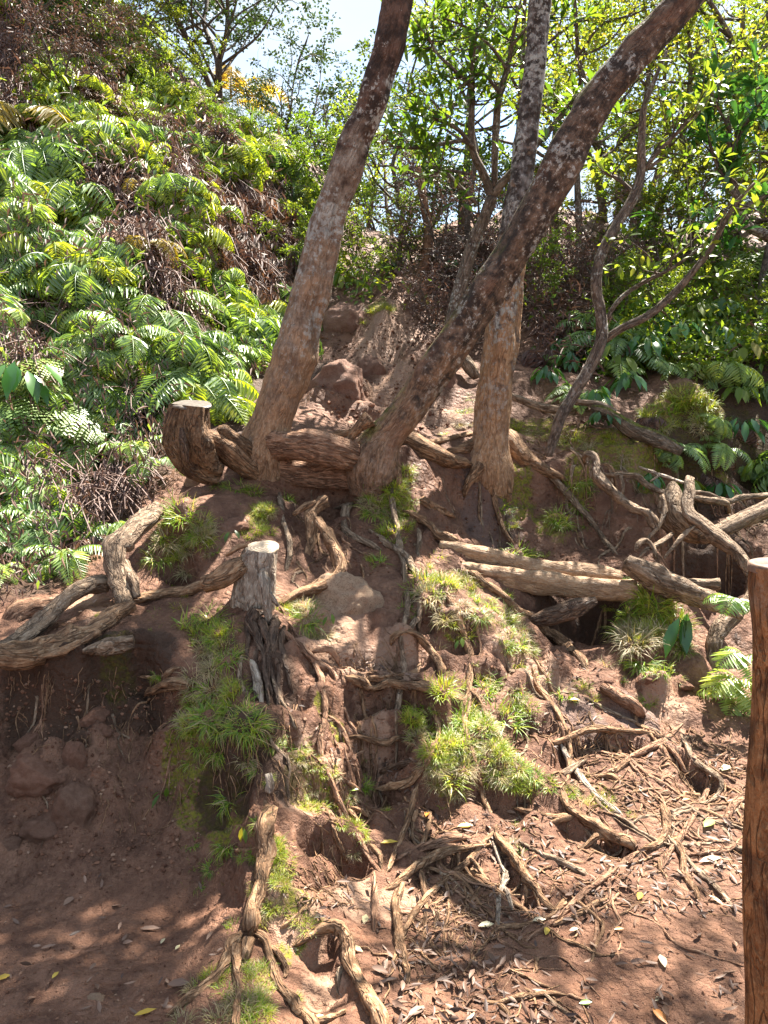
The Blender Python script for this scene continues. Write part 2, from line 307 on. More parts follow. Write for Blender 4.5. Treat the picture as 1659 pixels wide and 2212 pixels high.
def cut_mat():
    s = NT('cut_wood'); t = s.attr('bark').outputs['Vector']
    l = s.n('VectorMath', {0: t}, operation='LENGTH').outputs['Value']
    w = s.math('SINE', s.math('MULTIPLY', s.math('ADD', l, s.math('MULTIPLY', s.noise(t, 14, 3), .05)), 420))
    c = s.mix(s.ramp(w, [(0.0, 0.0), (1.0, 1.0)]), (.34,.25,.165), (.52,.41,.29))
    c = s.mix(s.ramp(s.noise(t, 40, 4), [(.5, 0.0), (.7, .7)]), c, (.2,.15,.11))
    return s.surf(s.n('BsdfPrincipled', {'Base Color': c, 'Roughness': .7, 'Normal': s.bump(w, .3, .004)}))
M['cut'] = cut_mat()
def cut2():
    s = NT('dark_cut_wood'); t = s.attr('bark').outputs['Vector']
    c = s.ramp(s.noise(t, 40, 4), [(.3, (.035,.025,.019)), (.7, (.15,.118,.09))])
    return s.surf(s.n('BsdfPrincipled', {'Base Color': c, 'Roughness': .5}))
M['cut_dark'] = cut2()
def cut3():
    s = NT('brown_cut_wood'); t = s.attr('bark').outputs['Vector']
    return s.surf(s.n('BsdfPrincipled', {'Base Color': s.ramp(s.noise(t, 60, 5), [(.3, (.06,.033,.021)), (.7, (.21,.125,.08))]), 'Roughness': .7}))
M['cut_brown'] = cut3()
M['fern'] = leaf_mat('fern_green', [(0, (.075,.155,.035)), (.4, (.165,.28,.058)), (.75, (.28,.38,.06)), (1, (.40,.42,.055))], rough=.45, spec=.9)
M['fern_yel'] = leaf_mat('fern_yellow_green', [(0, (.11,.20,.02)), (.5, (.25,.34,.026)), (1, (.34,.37,.04))], trans=.45, spec=.8)
M['fern_dead'] = leaf_mat('fern_dead', [(0, (.06,.032,.028)), (.5, (.15,.08,.058)), (1, (.30,.18,.11))], trans=.25, tint=(1.3,1,.7), rough=.55)
M['fern_gold'] = leaf_mat('fern_golden', [(0, (.16,.15,.02)), (1, (.30,.22,.035))], trans=.45, rough=.5)
M['grass'] = leaf_mat('grass_blades', [(0, (.08,.16,.018)), (.45, (.19,.30,.025)), (.78, (.36,.41,.035)), (.82, (.34,.28,.11)), (1, (.46,.37,.2))], trans=.45, rough=.42, vary=.1)
M['grass_y'] = leaf_mat('yellow_grass_blades', [(0, (.15,.23,.018)), (.5, (.30,.37,.028)), (.8, (.46,.40,.08)), (1, (.48,.38,.18))], trans=.45, rough=.42, vary=.1)
M['grass_dry'] = leaf_mat('dry_grass_blades', [(0, (.09,.13,.03)), (.35, (.24,.20,.08)), (1, (.46,.36,.22))], trans=.35, rough=.5, vary=.1)
M['shrub'] = leaf_mat('shrub_leaves', [(0, (.035,.08,.016)), (.4, (.085,.16,.022)), (.75, (.17,.25,.028)), (1, (.34,.31,.04))], trans=.5)
M['shrub_yel'] = leaf_mat('bright_shrub_leaves', tint=(1.4,1.2,.55), stops=[(0, (.07,.15,.018)), (.45, (.14,.22,.028)), (.85, (.26,.30,.045)), (1, (.36,.28,.06))], trans=.55)
M['shrub_dark'] = leaf_mat('dark_shrub_leaves', [(0, (.016,.036,.012)), (.6, (.035,.07,.018)), (1, (.08,.12,.03))], trans=.3)
M['broad'] = leaf_mat('broad_leaves', [(0, (.025,.085,.025)), (.6, (.05,.15,.035)), (1, (.13,.23,.04))], trans=.4, rough=.22, spec=.7)
M['brush'] = leaf_mat('dead_brush_leaves', [(0, (.06,.035,.032)), (.6, (.14,.082,.066)), (1, (.26,.165,.12))], trans=.2, tint=(1.2,1,.8), rough=.6)
M['litter'] = leaf_mat('dead_leaves', [(0, (.045,.026,.02)), (.35, (.12,.07,.048)), (.7, (.23,.14,.095)), (.92, (.38,.26,.185)), (1, (.48,.36,.26))], trans=.0, rough=.52, spec=.3, vary=.2)
M['grit'] = leaf_mat('earth_crumbs', [(0, (.07,.03,.018)), (.5, (.16,.075,.043)), (.85, (.21,.11,.068)), (1, (.28,.18,.12))], trans=.0, rough=.8, spec=.2, vary=0)
M['leaf_yellow'] = leaf_mat('yellow_leaf', [(0, (.45,.28,.02)), (1, (.5,.36,.06))], trans=.15, rough=.4, vary=.8)
M['leaf_pale'] = leaf_mat('pale_leaf', [(0, (.42,.38,.2)), (1, (.45,.36,.25))], trans=.1, rough=.4, vary=.8)
M['leaf_orange'] = leaf_mat('orange_leaf', [(0, (.5,.16,.02)), (1, (.45,.2,.04))], trans=.1, rough=.4, vary=.8)
M['leaf_green'] = leaf_mat('fallen_green_leaf', [(0, (.2,.3,.06)), (1, (.3,.38,.1))], trans=.15, rough=.35, vary=.8)
M['stone_red'] = stone_mat('red_stone', (.20,.095,.058), (.27,.145,.095), (.14,.068,.043))
M['stone_grey'] = stone_mat('grey_stone', (.17,.088,.055), (.24,.135,.09), (.115,.058,.037))
M['stone_pale'] = stone_mat('pale_stone', (.31,.19,.12), (.42,.29,.19), (.13,.08,.05))
M['stone_gully'] = stone_mat('worn_gully_stone', (.17,.085,.055), (.25,.14,.098), (.105,.052,.034))
M['moss_lump'] = stone_mat('mossy_lump', (.11,.06,.03), (.20,.115,.045), (.045,.03,.02), moss=.7)
M['stump'] = bark_mat('dark_stump_bark', (.20,.115,.06), (.035,.021,.015), (.30,.20,.125), streak=1.0)

# ------------------------------------------------------------------ objects
def tag(o, label=None, cat=None, group=None, kind=None):
    if label: o['label'] = label
    if cat: o['category'] = cat
    if group: o['group'] = group
    if kind: o['kind'] = kind
    return o
def empty(name, loc, label, cat, group=None, rot=(0,0,0), sc=1.0):
    o = bpy.data.objects.new(name, None); COL.objects.link(o); o.location = loc; o.rotation_euler = rot; o.scale = (sc,)*3
    o.empty_display_size = .1
    return tag(o, label, cat, group)
def link(name, me, parent=None, loc=None, rot=None, sc=None):
    o = bpy.data.objects.new(name, me); COL.objects.link(o)
    if parent is not None: o.parent = parent
    if loc is not None: o.location = loc
    if rot is not None: o.rotation_euler = rot
    if sc is not None: o.scale = (sc,)*3 if np.isscalar(sc) else sc
    return o
def mesh(name, V, Fs, mat, attrs=None, smooth=True):
    """V (n,3); Fs list of int arrays (m,k); attrs name -> (n,) or (n,3)"""
    me = bpy.data.meshes.new(name)
    V = np.asarray(V, np.float32); me.vertices.add(len(V)); me.vertices.foreach_set('co', V.ravel())
    Fs = [np.asarray(f, np.int32) for f in (Fs if isinstance(Fs, list) else [Fs]) if len(f)]
    nl = sum(f.size for f in Fs); nf = sum(len(f) for f in Fs)
    me.loops.add(nl); me.polygons.add(nf)
    me.loops.foreach_set('vertex_index', np.concatenate([f.ravel() for f in Fs]))
    tot = np.concatenate([np.full(len(f), f.shape[1], np.int32) for f in Fs])
    me.polygons.foreach_set('loop_start', np.concatenate([[0], np.cumsum(tot)[:-1]]).astype(np.int32))
    me.polygons.foreach_set('use_smooth', np.full(nf, smooth))
    for k, a in (attrs or {}).items():
        a = np.asarray(a, np.float32)
        if a.ndim == 1: me.attributes.new(k, 'FLOAT', 'POINT').data.foreach_set('value', a)
        else: me.attributes.new(k, 'FLOAT_VECTOR', 'POINT').data.foreach_set('vector', a.ravel())
    me.materials.append(mat); me.update(calc_edges=True)
    return me
class MB:                                       # gathers geometry of ONE mesh
    def __init__(s): s.V = []; s.F = {}; s.A = {}; s.n = 0
    def add(s, V, Fs, **A):
        V = np.asarray(V, float).reshape(-1, 3)
        for f in (Fs if isinstance(Fs, list) else [Fs]):
            f = np.asarray(f)
            if f.size: s.F.setdefault(f.shape[1], []).append(f+s.n)
        for k in A: s.A.setdefault(k, []).append(np.asarray(A[k], float))
        s.V.append(V); s.n += len(V)
    def build(s, name, mat, origin=None, smooth=True):
        V = np.concatenate(s.V)
        if origin is not None: V = V-np.asarray(origin)
        return mesh(name, V, [np.concatenate(f) for f in s.F.values()], mat, {k: np.concatenate(a) for k, a in s.A.items()}, smooth)

# ------------------------------------------------------------------ tubes
def crom(Pn, step):
    """Catmull-Rom through rows of Pn (k,d); about one sample per `step` of the first three columns"""
    Pn = np.asarray(Pn, float)
    if len(Pn) == 2: Pn = np.stack([Pn[0], (Pn[0]+Pn[1])/2, Pn[1]])
    E = np.vstack([2*Pn[0]-Pn[1], Pn, 2*Pn[-1]-Pn[-2]]); out = []
    for i in range(1, len(E)-2):
        m = max(2, int(np.linalg.norm((E[i+1]-E[i])[:3])/step))
        t = np.linspace(0, 1, m, endpoint=False)[:,None]
        out.append(.5*((2*E[i])+(-E[i-1]+E[i+1])*t+(2*E[i-1]-5*E[i]+4*E[i+1]-E[i+2])*t**2+(-E[i-1]+3*E[i]-3*E[i+1]+E[i+2])*t**3))
    out.append(Pn[-1:]); return np.concatenate(out)
def tube(mb, C, R, sides=10, lump=.16, seed=0, lumpf=1.0, capa=True, capb=True, flat=1.0, groove=0.0, knots=0):
    C = np.asarray(C, float); R = np.maximum(np.asarray(R, float), .0006); k = len(C)
    T = np.gradient(C, axis=0); T /= np.linalg.norm(T, axis=1)[:,None]+1e-12
    a = np.array([0,0,1.0]) if abs(T[0][2]) < .8 else np.array([1.0,0,0])
    N = np.empty_like(C); nv = np.cross(a, T[0]); nv /= np.linalg.norm(nv); N[0] = nv
    for i in range(1, k):
        nv = N[i-1]-T[i]*(N[i-1]@T[i]); N[i] = nv/(np.linalg.norm(nv)+1e-12)
    B = np.cross(T, N)
    s = np.concatenate([[0], np.cumsum(np.linalg.norm(np.diff(C, axis=0), axis=1))])
    th = np.linspace(0, 2*PI, sides, endpoint=False)
    ct, st = np.cos(th)[None,:], np.sin(th)[None,:]
    rm = max(R.mean(), .004)
    nz = fbm(ct*1.3+seed*3.1+0*s[:,None], st*1.3+seed*1.7+0*s[:,None], (s[:,None]/(rm*3.2))*lumpf+0*ct, s=seed%97, o=3)
    rr = R[:,None]*(1+lump*nz)
    if groove: rr = rr*(1+groove*np.sin(th[None,:]*3+nz*2+s[:,None]/(rm*6))*.5)
    if knots:
        kr = np.random.default_rng(seed+5)
        for _ in range(knots):
            k0, a0 = kr.uniform(.04, .96)*s[-1], kr.uniform(0, 2*PI); kw = rm*kr.uniform(.35, .8); am = kr.uniform(-.16, .20)
            da = np.angle(np.exp(1j*(th-a0)))[None,:]*rm
            q_ = ((s[:,None]-k0)**2*.5+da**2)/kw**2; rr = rr*(1+am*np.exp(-q_)-.45*abs(am)*np.exp(-q_*9))
    V = C[:,None,:] + rr[...,None]*(ct[...,None]*N[:,None,:] + flat*st[...,None]*B[:,None,:])
    bark = np.stack([ct*R[:,None]+0*s[:,None], st*R[:,None]+0*s[:,None], s[:,None]+0*ct], -1) + seed*.37
    run = np.repeat(s/s[-1], sides)
    i = np.arange(k-1)[:,None]*sides; j = np.arange(sides)[None,:]; j2 = (j+1) % sides
    Q = np.stack([i+j, i+j2, i+sides+j2, i+sides+j], -1).reshape(-1, 4)
    V = V.reshape(-1, 3); bk = bark.reshape(-1, 3); tri = []
    ex = []; eb = []; er = []
    for on, row, c, sg in ((capa, 0, C[0]-T[0]*R[0]*.25, 1), (capb, k-1, C[-1]+T[-1]*R[-1]*.25, -1)):
        if on:
            ci = len(V)+len(ex); ex.append(c); eb.append(bk[row*sides]); er.append(0 if row == 0 else 1)
            for q in range(sides):
                a_, b_ = row*sides+q, row*sides+(q+1) % sides
                tri.append((ci, b_, a_) if sg > 0 else (ci, a_, b_))
    if ex: V = np.vstack([V, ex]); bk = np.vstack([bk, eb]); run = np.concatenate([run, er])
    mb.add(V, [Q] + ([np.array(tri)] if tri else []), bark=bk, run=run)
    return C, R

def trace(pix, Y=None, lift=.25, smooth=4, step=9, wig=0.0, seed=0, tilt=False, jit=.0):
    """pix rows (u, v, width px). Without Y the line lies on the ground where the rays meet it."""
    pix = np.array(pix, float)
    if Y is not None:
        Yv = np.interp(np.linspace(0, 1, len(pix)), np.linspace(0, 1, len(Y)), Y)
        S = crom(np.column_stack([pix, Yv]), step); Yd = S[:,3]
    else:
        S = crom(pix, step)
        Yd = np.array([hit(u, v)[1] for u, v in S[:,:2]])
        k = max(1, min(smooth, len(S)//2)); pad = np.pad(Yd, k, mode='edge')
        med = np.array([np.median(pad[i:i+2*k+1]) for i in range(len(Yd))]); pad = np.pad(med, k, mode='edge')
        Yd = np.convolve(pad, np.ones(2*k+1)/(2*k+1), 'valid')
    if wig:
        S[:,0] += wig*S[:,2]*fbm(np.arange(len(S))*.35, np.full(len(S), seed*1.3), s=3, o=2)
    C = np.array([P(u, v, y) for u, v, y in zip(S[:,0], S[:,1], Yd)])
    R = np.array([px(w, c)/2 for w, c in zip(S[:,2], C)])
    if tilt: R = R*.84; g_ = np.gradient(S[:,:2], axis=0); R = R*(.25+.75*np.abs(g_[:,1])/(np.hypot(g_[:,0], g_[:,1])+1e-9))
    q_ = np.arange(len(S))
    if jit: R = R*(1+jit*fbm(q_*.33, q_*0+seed*2.7+S[0,0]*.1, s=13, o=2))
    if Y is None:
        d = C-CAM; d /= np.linalg.norm(d, axis=1)[:,None]
        f_ = np.linspace(0, 1, len(C)); en = np.clip(np.minimum(f_, 1-f_)*9, 0, 1); en = en*en*(3-2*en)
        bu = .55+lift+.45*fbm(q_*.16, q_*0+S[0,1]*.17, s=23, o=2); R = R*(.45+.55*en)
        C = C - d*(R*bu)[:,None] + np.array([0,0,1])*(R*.25)[:,None] + np.array([0,.4,-1])*(R*1.1*(1-en))[:,None]
    return C, R

# ------------------------------------------------------------------ leaves and blades
def norm(a): return a/(np.linalg.norm(a, axis=-1, keepdims=True)+1e-12)
def leaves(mb, Pb, D, Nn, L, Wd, rnd, fold=.25, curl=.0, segs=1):
    """Leaves from base Pb along D, face normal Nn. segs=1: 4-point folded kite; segs=2: rounder 8-point blade."""
    Pb = np.asarray(Pb, float); n = len(Pb)
    D = norm(np.asarray(D, float)); S = norm(np.cross(D, Nn)); Nn = np.cross(S, D)
    L = np.broadcast_to(np.asarray(L, float), (n,))[:,None]; Wd = np.broadcast_to(np.asarray(Wd, float), (n,))[:,None]
    rnd = np.broadcast_to(np.asarray(rnd, float), (n,))
    if segs == 1:
        mid = Pb + D*L*.45 - Nn*L*curl*.2
        V = np.stack([Pb, mid+S*Wd*.5+Nn*Wd*fold, Pb+D*L-Nn*L*curl, mid-S*Wd*.5+Nn*Wd*fold], 1)
        b = np.arange(n)[:,None]*4
        Fc = np.concatenate([b+np.array([[0,2,1]]), b+np.array([[0,3,2]])])
        mb.add(V.reshape(-1,3), Fc, rnd=np.repeat(rnd, 4))
    else:
        cs = [(.0,.0),(.28,.8),(.62,.95),(1,0)]
        rows = []
        for t, w in cs:
            c = Pb + D*L*t - Nn*L*curl*t*t
            rows += [c] if w == 0 else [c, c+S*Wd*.5*w+Nn*Wd*fold*w, c-S*Wd*.5*w+Nn*Wd*fold*w]
        V = np.stack(rows, 1); b = np.arange(n)[:,None]*8
        T = [[0,1,2],[0,3,1],[4,7,5],[4,6,7]]; Qd = [[1,4,5,2],[3,6,4,1]]
        mb.add(V.reshape(-1,3), [np.concatenate([b+np.array([t]) for t in T]), np.concatenate([b+np.array([t]) for t in Qd])], rnd=np.repeat(rnd, 8))
def rdir(n, r=rng):
    v = r.normal(size=(n,3)); return norm(v)
def frond(mb, base, az, L, rise, droop, rr, pairs=20, wid=.34, teeth=0, rnd=(0,1), curl=.25, twist=0.0):
    """An arching fern frond: a midrib and pairs of leaflets."""
    k = 14; t = np.linspace(0, 1, k); h = np.array([math.cos(az), math.sin(az), 0])
    ang = rise - (rise+droop)*t**1.2
    st = np.stack([np.cos(ang)*h[0], np.cos(ang)*h[1], np.sin(ang)], 1)*(L/k)
    C = base + np.concatenate([[np.zeros(3)], np.cumsum(st[:-1], 0)])
    side0 = np.array([-h[1], h[0], 0]); 
    tt = np.linspace(.12, .99, pairs); ip = lambda A: np.stack([np.interp(tt, t, A[:,q]) for q in range(3)], 1)
    Pc = ip(C); T = norm(ip(st)); up = norm(np.cross(np.broadcast_to(side0, T.shape), T))*-1
    up = np.where(up[:,2:3] < -0.2, -up, up) if rise > 0 else up
    pl = L*wid*np.sin(np.clip(tt*1.02, 0, 1)*PI)**.6*(1.05-.55*tt) + L*.012
    base_r = rr.uniform(*rnd)
    for sgn in (1, -1):
        S = side0*sgn + up*twist*sgn
        D = norm(S + T*(.35+.3*tt[:,None]) + rr.normal(0, .06, T.shape) - up*.16)
        rv = np.clip(base_r + rr.normal(0, .1, pairs), 0, 1)
        if not teeth:
            leaves(mb, Pc, D, up + rr.normal(0, .15, T.shape), pl, np.maximum(pl*.17, L/pairs*.72), rv, fold=.12, curl=curl)
        else:
            m = teeth
            for q in range(m):
                f = (q+.3)/m
                for s2 in (1, -1):
                    Dq = norm(T*s2*.9 + D*.65)
                    leaves(mb, Pc+D*(pl*f)[:,None]-up*(pl*curl*f*f)[:,None], Dq, up, np.minimum(pl*.3, L/pairs*.75)*(1.02-f*.75)+.001, np.maximum(pl/m*.8, .002), rv, fold=.05, curl=.1)
    w = np.array([.0035, .001])*L/.4
    tubelet(mb, C, np.linspace(w[0], w[1], k), .25)
def tubelet(mb, C, R, rnd=.3):
    """a 3-sided stalk carrying the leaf attribute"""
    k = len(C); T = norm(np.gradient(C, axis=0)); a = np.array([.3,.2,.9]); N = norm(np.cross(T, a)); B = np.cross(T, N)
    V = np.stack([C + R[:,None]*(math.cos(q)*N+math.sin(q)*B) for q in (0, 2.1, 4.2)], 1).reshape(-1, 3)
    i = np.arange(k-1)[:,None]*3; j = np.arange(3)[None]; j2 = (j+1) % 3
    mb.add(V, np.stack([i+j, i+j2, i+3+j2, i+3+j], -1).reshape(-1, 4), rnd=np.full(len(V), rnd))
def tuft_mesh(name, mat, nb, L, spread, droop, wd, seed, dry=.25, rmax=.065):
    r = np.random.default_rng(seed); mb = MB(); K = 5
    az = r.uniform(0, 2*PI, nb); el = np.clip(r.normal(spread, .38, nb), .05, 1.55); l = L*r.uniform(.35, 1.15, nb)
    base = np.stack([np.cos(az), np.sin(az), np.zeros(nb)], 1)*(rmax*np.sqrt(r.random(nb)))[:,None]; base[:,2] = -.012; az = az + r.normal(0, .9, nb)
    rv = np.where(r.random(nb) < dry, r.uniform(.74, 1, nb), r.uniform(0, .7, nb))
    rows = []
    side = np.stack([-np.sin(az), np.cos(az), 0*az], 1)
    pos = base.copy()
    for q in range(K):
        t = q/(K-1); w = wd*(.55+.45*np.sin(PI*min(t*1.3+.15,1)))*(1-t**2.2)*.62+.0003
        rows += [pos+side*w, pos-side*w]
        e = el - droop*(t**1.2)*r.uniform(.6, 1.3, nb)
        pos = pos + np.stack([np.cos(az)*np.cos(e), np.sin(az)*np.cos(e), np.sin(e)], 1)*(l/(K-1))[:,None]
    V = np.stack(rows, 1); b = np.arange(nb)[:,None]*2*K
    Fc = np.concatenate([b+np.array([[2*q, 2*q+1, 2*q+3, 2*q+2]]) for q in range(K-1)])
    mb.add(V.reshape(-1,3), Fc, rnd=np.repeat(rv, 2*K))
    return mb.build(name, mat)
SKY, SUNE, EXPO, CLOUD = .062, 5.0, 2.45, (2.9, 3.4, 3.9, 1)
# ------------------------------------------------------------------ ground sheet
def stampmap(lst):
    a = np.zeros_like(MX)
    for u, v, r in lst:
        p = hit(u, v); R = px(r, p); a = np.maximum(a, np.exp(-((MX-p[0])**2+(MY-p[1])**2)/(R*R)))
    return np.clip(a*1.5, 0, 1)
PALE = [(850,700,60),(840,760,70),(830,830,60),(880,880,70),(820,920,60),(720,1330,70),(690,1390,50),(760,1420,50),(800,1640,40),(690,1660,60),(640,1720,50),(150,1300,60),(230,1330,40),(640,1980,60),(760,1940,60),(860,1960,50),(700,2150,50),(860,1450,50),(1130,1440,60),(1190,1480,50),(1430,1520,50),(960,900,40)]
MOSS = [(722,1560,26),(700,1530,20),(735,1590,18),(655,1640,34),(640,1700,30),(690,1690,30),(870,1090,26),(845,1060,22),(570,1090,24),(555,1130,24),(590,1900,22),(600,1830,22),(250,1385,34),(225,1330,20),(640,1930,30),(1400,950,40),(1450,880,45),(1500,870,45),(1550,900,35),(1480,940,50),(1160,930,45),(1240,940,45),(1320,960,50),(1620,960,60),(1380,1010,40),(1250,1010,30),(1120,1090,36),(1190,1130,36),(1120,930,30),(820,662,26),(720,690,20),(960,1640,30),(430,1700,50),(490,1790,45),(380,1650,30),(610,2060,25)]
GREY = [(1060,1130,60),(1250,1560,60),(1370,1540,50)]
HUM_SHADE = [(u_, v_, 55) for u_, v_ in [(60,1480),(150,1490),(250,1480),(330,1460),(560,1560),(590,1480),(600,1640),(550,1680),(480,1690),(1200,1340),(1290,1360),(1480,1200),(1560,1240),(1500,1060),(1600,1020)]] + \
      [(u_, v_, 130) for u_ in range(40, 640, 110) for v_ in range(350, 1250, 110) if v_ > 700-u_*.6 and v_ < 1270-u_*.75] + [(1250,650,150),(1400,720,150),(1550,760,160),(1000,560,110),(1620,900,100),(1100,600,90)]  # humus on bank and slopes; hollow and wall-top stamps paint shade as well
V = np.stack([MX, MY, MZ], -1).reshape(-1, 3); ny, nx = MX.shape
i = np.arange(ny-1)[:,None]*nx; j = np.arange(nx-1)[None]
Q = np.stack([i+j, i+j+1, i+nx+j+1, i+nx+j], -1).reshape(-1, 4)
gm = mesh('ground', V, Q, M['mud'], {'moss': stampmap(MOSS).ravel(), 'pale': stampmap(PALE).ravel(), 'grey': stampmap(GREY).ravel(), 'humus_shade': stampmap(HUM_SHADE).ravel()})
tag(link('ground', gm), kind='structure')
def gnorm(p, e=.05):
    return norm(np.array([H(p[0]-e, p[1])-H(p[0]+e, p[1]), H(p[0], p[1]-e)-H(p[0], p[1]+e), 2*e]))

# ------------------------------------------------------------------ roots and logs
def stem(name, mat, strands, label=None, cat=None, group=None, parent=None, origin=None, sides=10, lump=.18, groove=.25, seed=None, rot=None, **kw):
    """strands: list of (pixels, depths or None). All strands of one root make ONE mesh."""
    mb = MB(); o0 = None
    for q, st in enumerate(strands):
        pix, Yv = st if isinstance(st, tuple) else (st, None)
        C, R = trace(pix, Yv, seed=len(pix)+q, **kw)
        if o0 is None: o0 = C[0] if origin is None else np.asarray(origin)
        tube(mb, C, R, sides=sides, lump=lump, groove=groove, knots=max(2, len(C)//7), seed=(seed or 0)+int(abs(C[0].sum()*1000)) % 89 + q)
    me = mb.build(name, mat, o0)
    o = link(name, me, parent, o0 if parent is None else (o0-np.asarray(parent.location)))
    return tag(o, label, cat, group)

# ---- the three trees
def limb_path(p0, dirs, r0, r1, seed, steps=10):
    pass
def crown(name, mat, tips, parent, n_leaf, spread, Lf, seed, segs=1):
    r = np.random.default_rng(seed); mb = MB(); o = np.asarray(parent.location)
    for c in tips:
        q = r.normal(size=(n_leaf,3)); q = norm(q)*(r.random((n_leaf,1))**.5)*spread*np.array([1,1,.45])
        D = norm(q+r.normal(0,.12,(n_leaf,3))+np.array([0,0,.05])); Nn = norm(r.normal(0,.5,(n_leaf,3))+np.array([0,0,1]))
        leaves(mb, np.asarray(c)+q, D, Nn, Lf*r.uniform(.7,1.25,n_leaf), Lf*.42, r.random(n_leaf), fold=.15, curl=.15, segs=segs)
    return link(name, mb.build(name, mat, o), parent)
SUN_AZ, SUN_EL = math.radians(36), math.radians(59)
SUN = np.array([math.sin(SUN_AZ)*math.cos(SUN_EL), math.cos(SUN_AZ)*math.cos(SUN_EL), math.sin(SUN_EL)])

def tree(name, mat, foot, label, trunkpix, Y, cat='tree'):
    t = empty(name, foot, label, cat)
    C, R = trace(trunkpix, Y, step=9, tilt=True, jit=.05)
    mb = MB(); tube(mb, C, R, sides=36, lump=.13, groove=.14, knots=34, seed=int(foot[0]*1000) % 71, lumpf=.7)
    link('trunk', mb.build('trunk', mat, foot), t)
    return t, C, R
def limbs(parent, mat, start, r0, targets, seed, nsub=2):
    r = np.random.default_rng(seed); mb = MB(); o = np.asarray(parent.location)
    for tg in targets:
        tg = np.asarray(tg); m = (start+tg)/2 + r.normal(0,.18,3)+np.array([0,0,.15])
        S = crom(np.stack([start, m, tg]), .12); tube(mb, S, np.linspace(r0, .012, len(S)), sides=7, lump=.2, seed=seed)
        for k in range(nsub):
            b = S[int(len(S)*r.uniform(.5,.95))]; e = tg + r.normal(0,.3,3)*np.array([1,1,.4])
            S2 = crom(np.stack([b, (b+e)/2+r.normal(0,.05,3), e]), .1); tube(mb, S2, np.linspace(.012,.004,len(S2)), sides=5, lump=.2, seed=seed+k)
    return link('limb', mb.build('limb', mat, o), parent)

f1 = P(580,975,4.55); f1[2] = H(f1[0], f1[1])-.05
t1, C1, R1 = tree('leaning_tree', M['trunk_a'], f1, 'tall grey-patched tree leaning right, rising behind the big dark cut stump',
   [(566,1060,110),(570,1015,146),(578,960,136),(590,915,112),(606,860,112),(632,780,116),(655,690,104),(680,580,92),(704,480,84),(733,400,84),(765,310,84),(790,250,84),(818,170,80),(838,110,82),(850,50,80),(862,-20,78),(880,-150,74),(920,-330,66),(960,-560,56)], [4.55,4.5,4.5,4.45,4.4,4.4,4.4])
f2 = P(825,985,4.45); f2[2] = H(f2[0], f2[1])-.05
t2, C2, R2 = tree('leaning_tree', M['trunk_b'], f2, 'dark tree with pale lichen slanting steeply to the upper right across the middle',
   [(796,1070,100),(804,1020,140),(822,965,128),(850,925,104),(884,880,97),(925,820,95),(962,765,96),(1000,710,96),(1044,640,98),(1085,575,98),(1122,515,100),(1165,440,106),(1205,370,104),(1240,300,102),(1285,225,100),(1335,160,98),(1390,95,98),(1440,45,96),(1500,-25,94),(1600,-150,84),(1720,-330,70)], [4.45,4.42,4.4,4.35,4.3,4.25,4.2,4.15])
f3 = P(1058,1000,4.9); f3[2] = H(f3[0], f3[1])-.05
t3, C3, R3 = tree('upright_tree', M['trunk_c'], f3, 'nearly upright tan trunk speckled white, standing right of the two leaning trees',
   [(1048,1120,60),(1050,1072,128),(1053,1035,146),(1056,1000,132),(1060,970,108),(1064,930,100),(1068,870,95),(1076,790,88),(1086,700,85),(1095,620,80),(1102,550,78),(1110,470,70),(1122,400,66),(1132,330,62),(1142,250,60),(1152,170,58),(1160,90,56),(1168,10,54),(1180,-100,52),(1200,-300,58),(1210,-500,48)], [5.04,4.92,4.92,4.94,5.0,5.05,5.1])
# log-like root from the first tree to the second, limb to the cut stump, buttress roots: parts of their trees
stem('root', M['root_red'], [([(560,1000,60),(600,1012,66),(660,1022,64),(720,1024,64),(780,1024,60),(820,1030,50)], [4.56,4.49,4.47,4.47,4.49,4.56]), ([(568,965,70),(600,960,66),(640,962,66),(670,965,68),(708,974,66),(742,983,62),(768,992,54),(790,1000,40)], [4.52,4.42,4.34,4.31,4.3,4.33,4.42,4.52])], parent=t1, lump=.12, sides=14)
stem('root', M['root'], [([(700,950,12),(725,941,16),(752,934,14),(775,925,12)], [4.55,4.5,4.45])], parent=t2)
stem('root', M['root'], [([(757,985,20),(757,950,16),(775,925,26),(800,905,40)], [4.36,4.36,4.36])], parent=t2)
stem('root', M['root'], [[(845,950,50),(882,958,54),(915,975,50),(950,990,40),(985,1000,30),(1020,1000,20)]], parent=t2, lift=-.1)
stem('root', M['root'], [[(890,958,10),(920,956,11),(954,953,12),(1000,943,14),(1030,935,14)]], parent=t3)
stem('root', M['root'], [[(1030,960,40),(1000,975,24),(960,976,14)]], parent=t3, lift=.1)
stem('root', M['root'], [[(1085,940,54),(1106,970,50),(1130,992,42),(1160,1010,30),(1195,1026,20),(1230,1036,10)]], parent=t3, lift=.05)
stem('root', M['root'], [[(1040,1000,30),(1024,1028,24),(1010,1050,16),(1002,1075,8)], [(1076,1010,32),(1090,1040,26),(1098,1070,14),(1100,1095,6)]], parent=t3, lift=-.1)
stem('root', M['root'], [[(560,975,34),(546,1000,26),(538,1025,16),(534,1045,8)], [(592,985,34),(594,1015,24),(600,1045,10)]], parent=t1, lift=-.1)
stem('root', M['root'], [[(836,975,34),(848,1005,28),(860,1032,18),(864,1060,8)]], parent=t2, lift=-.1)
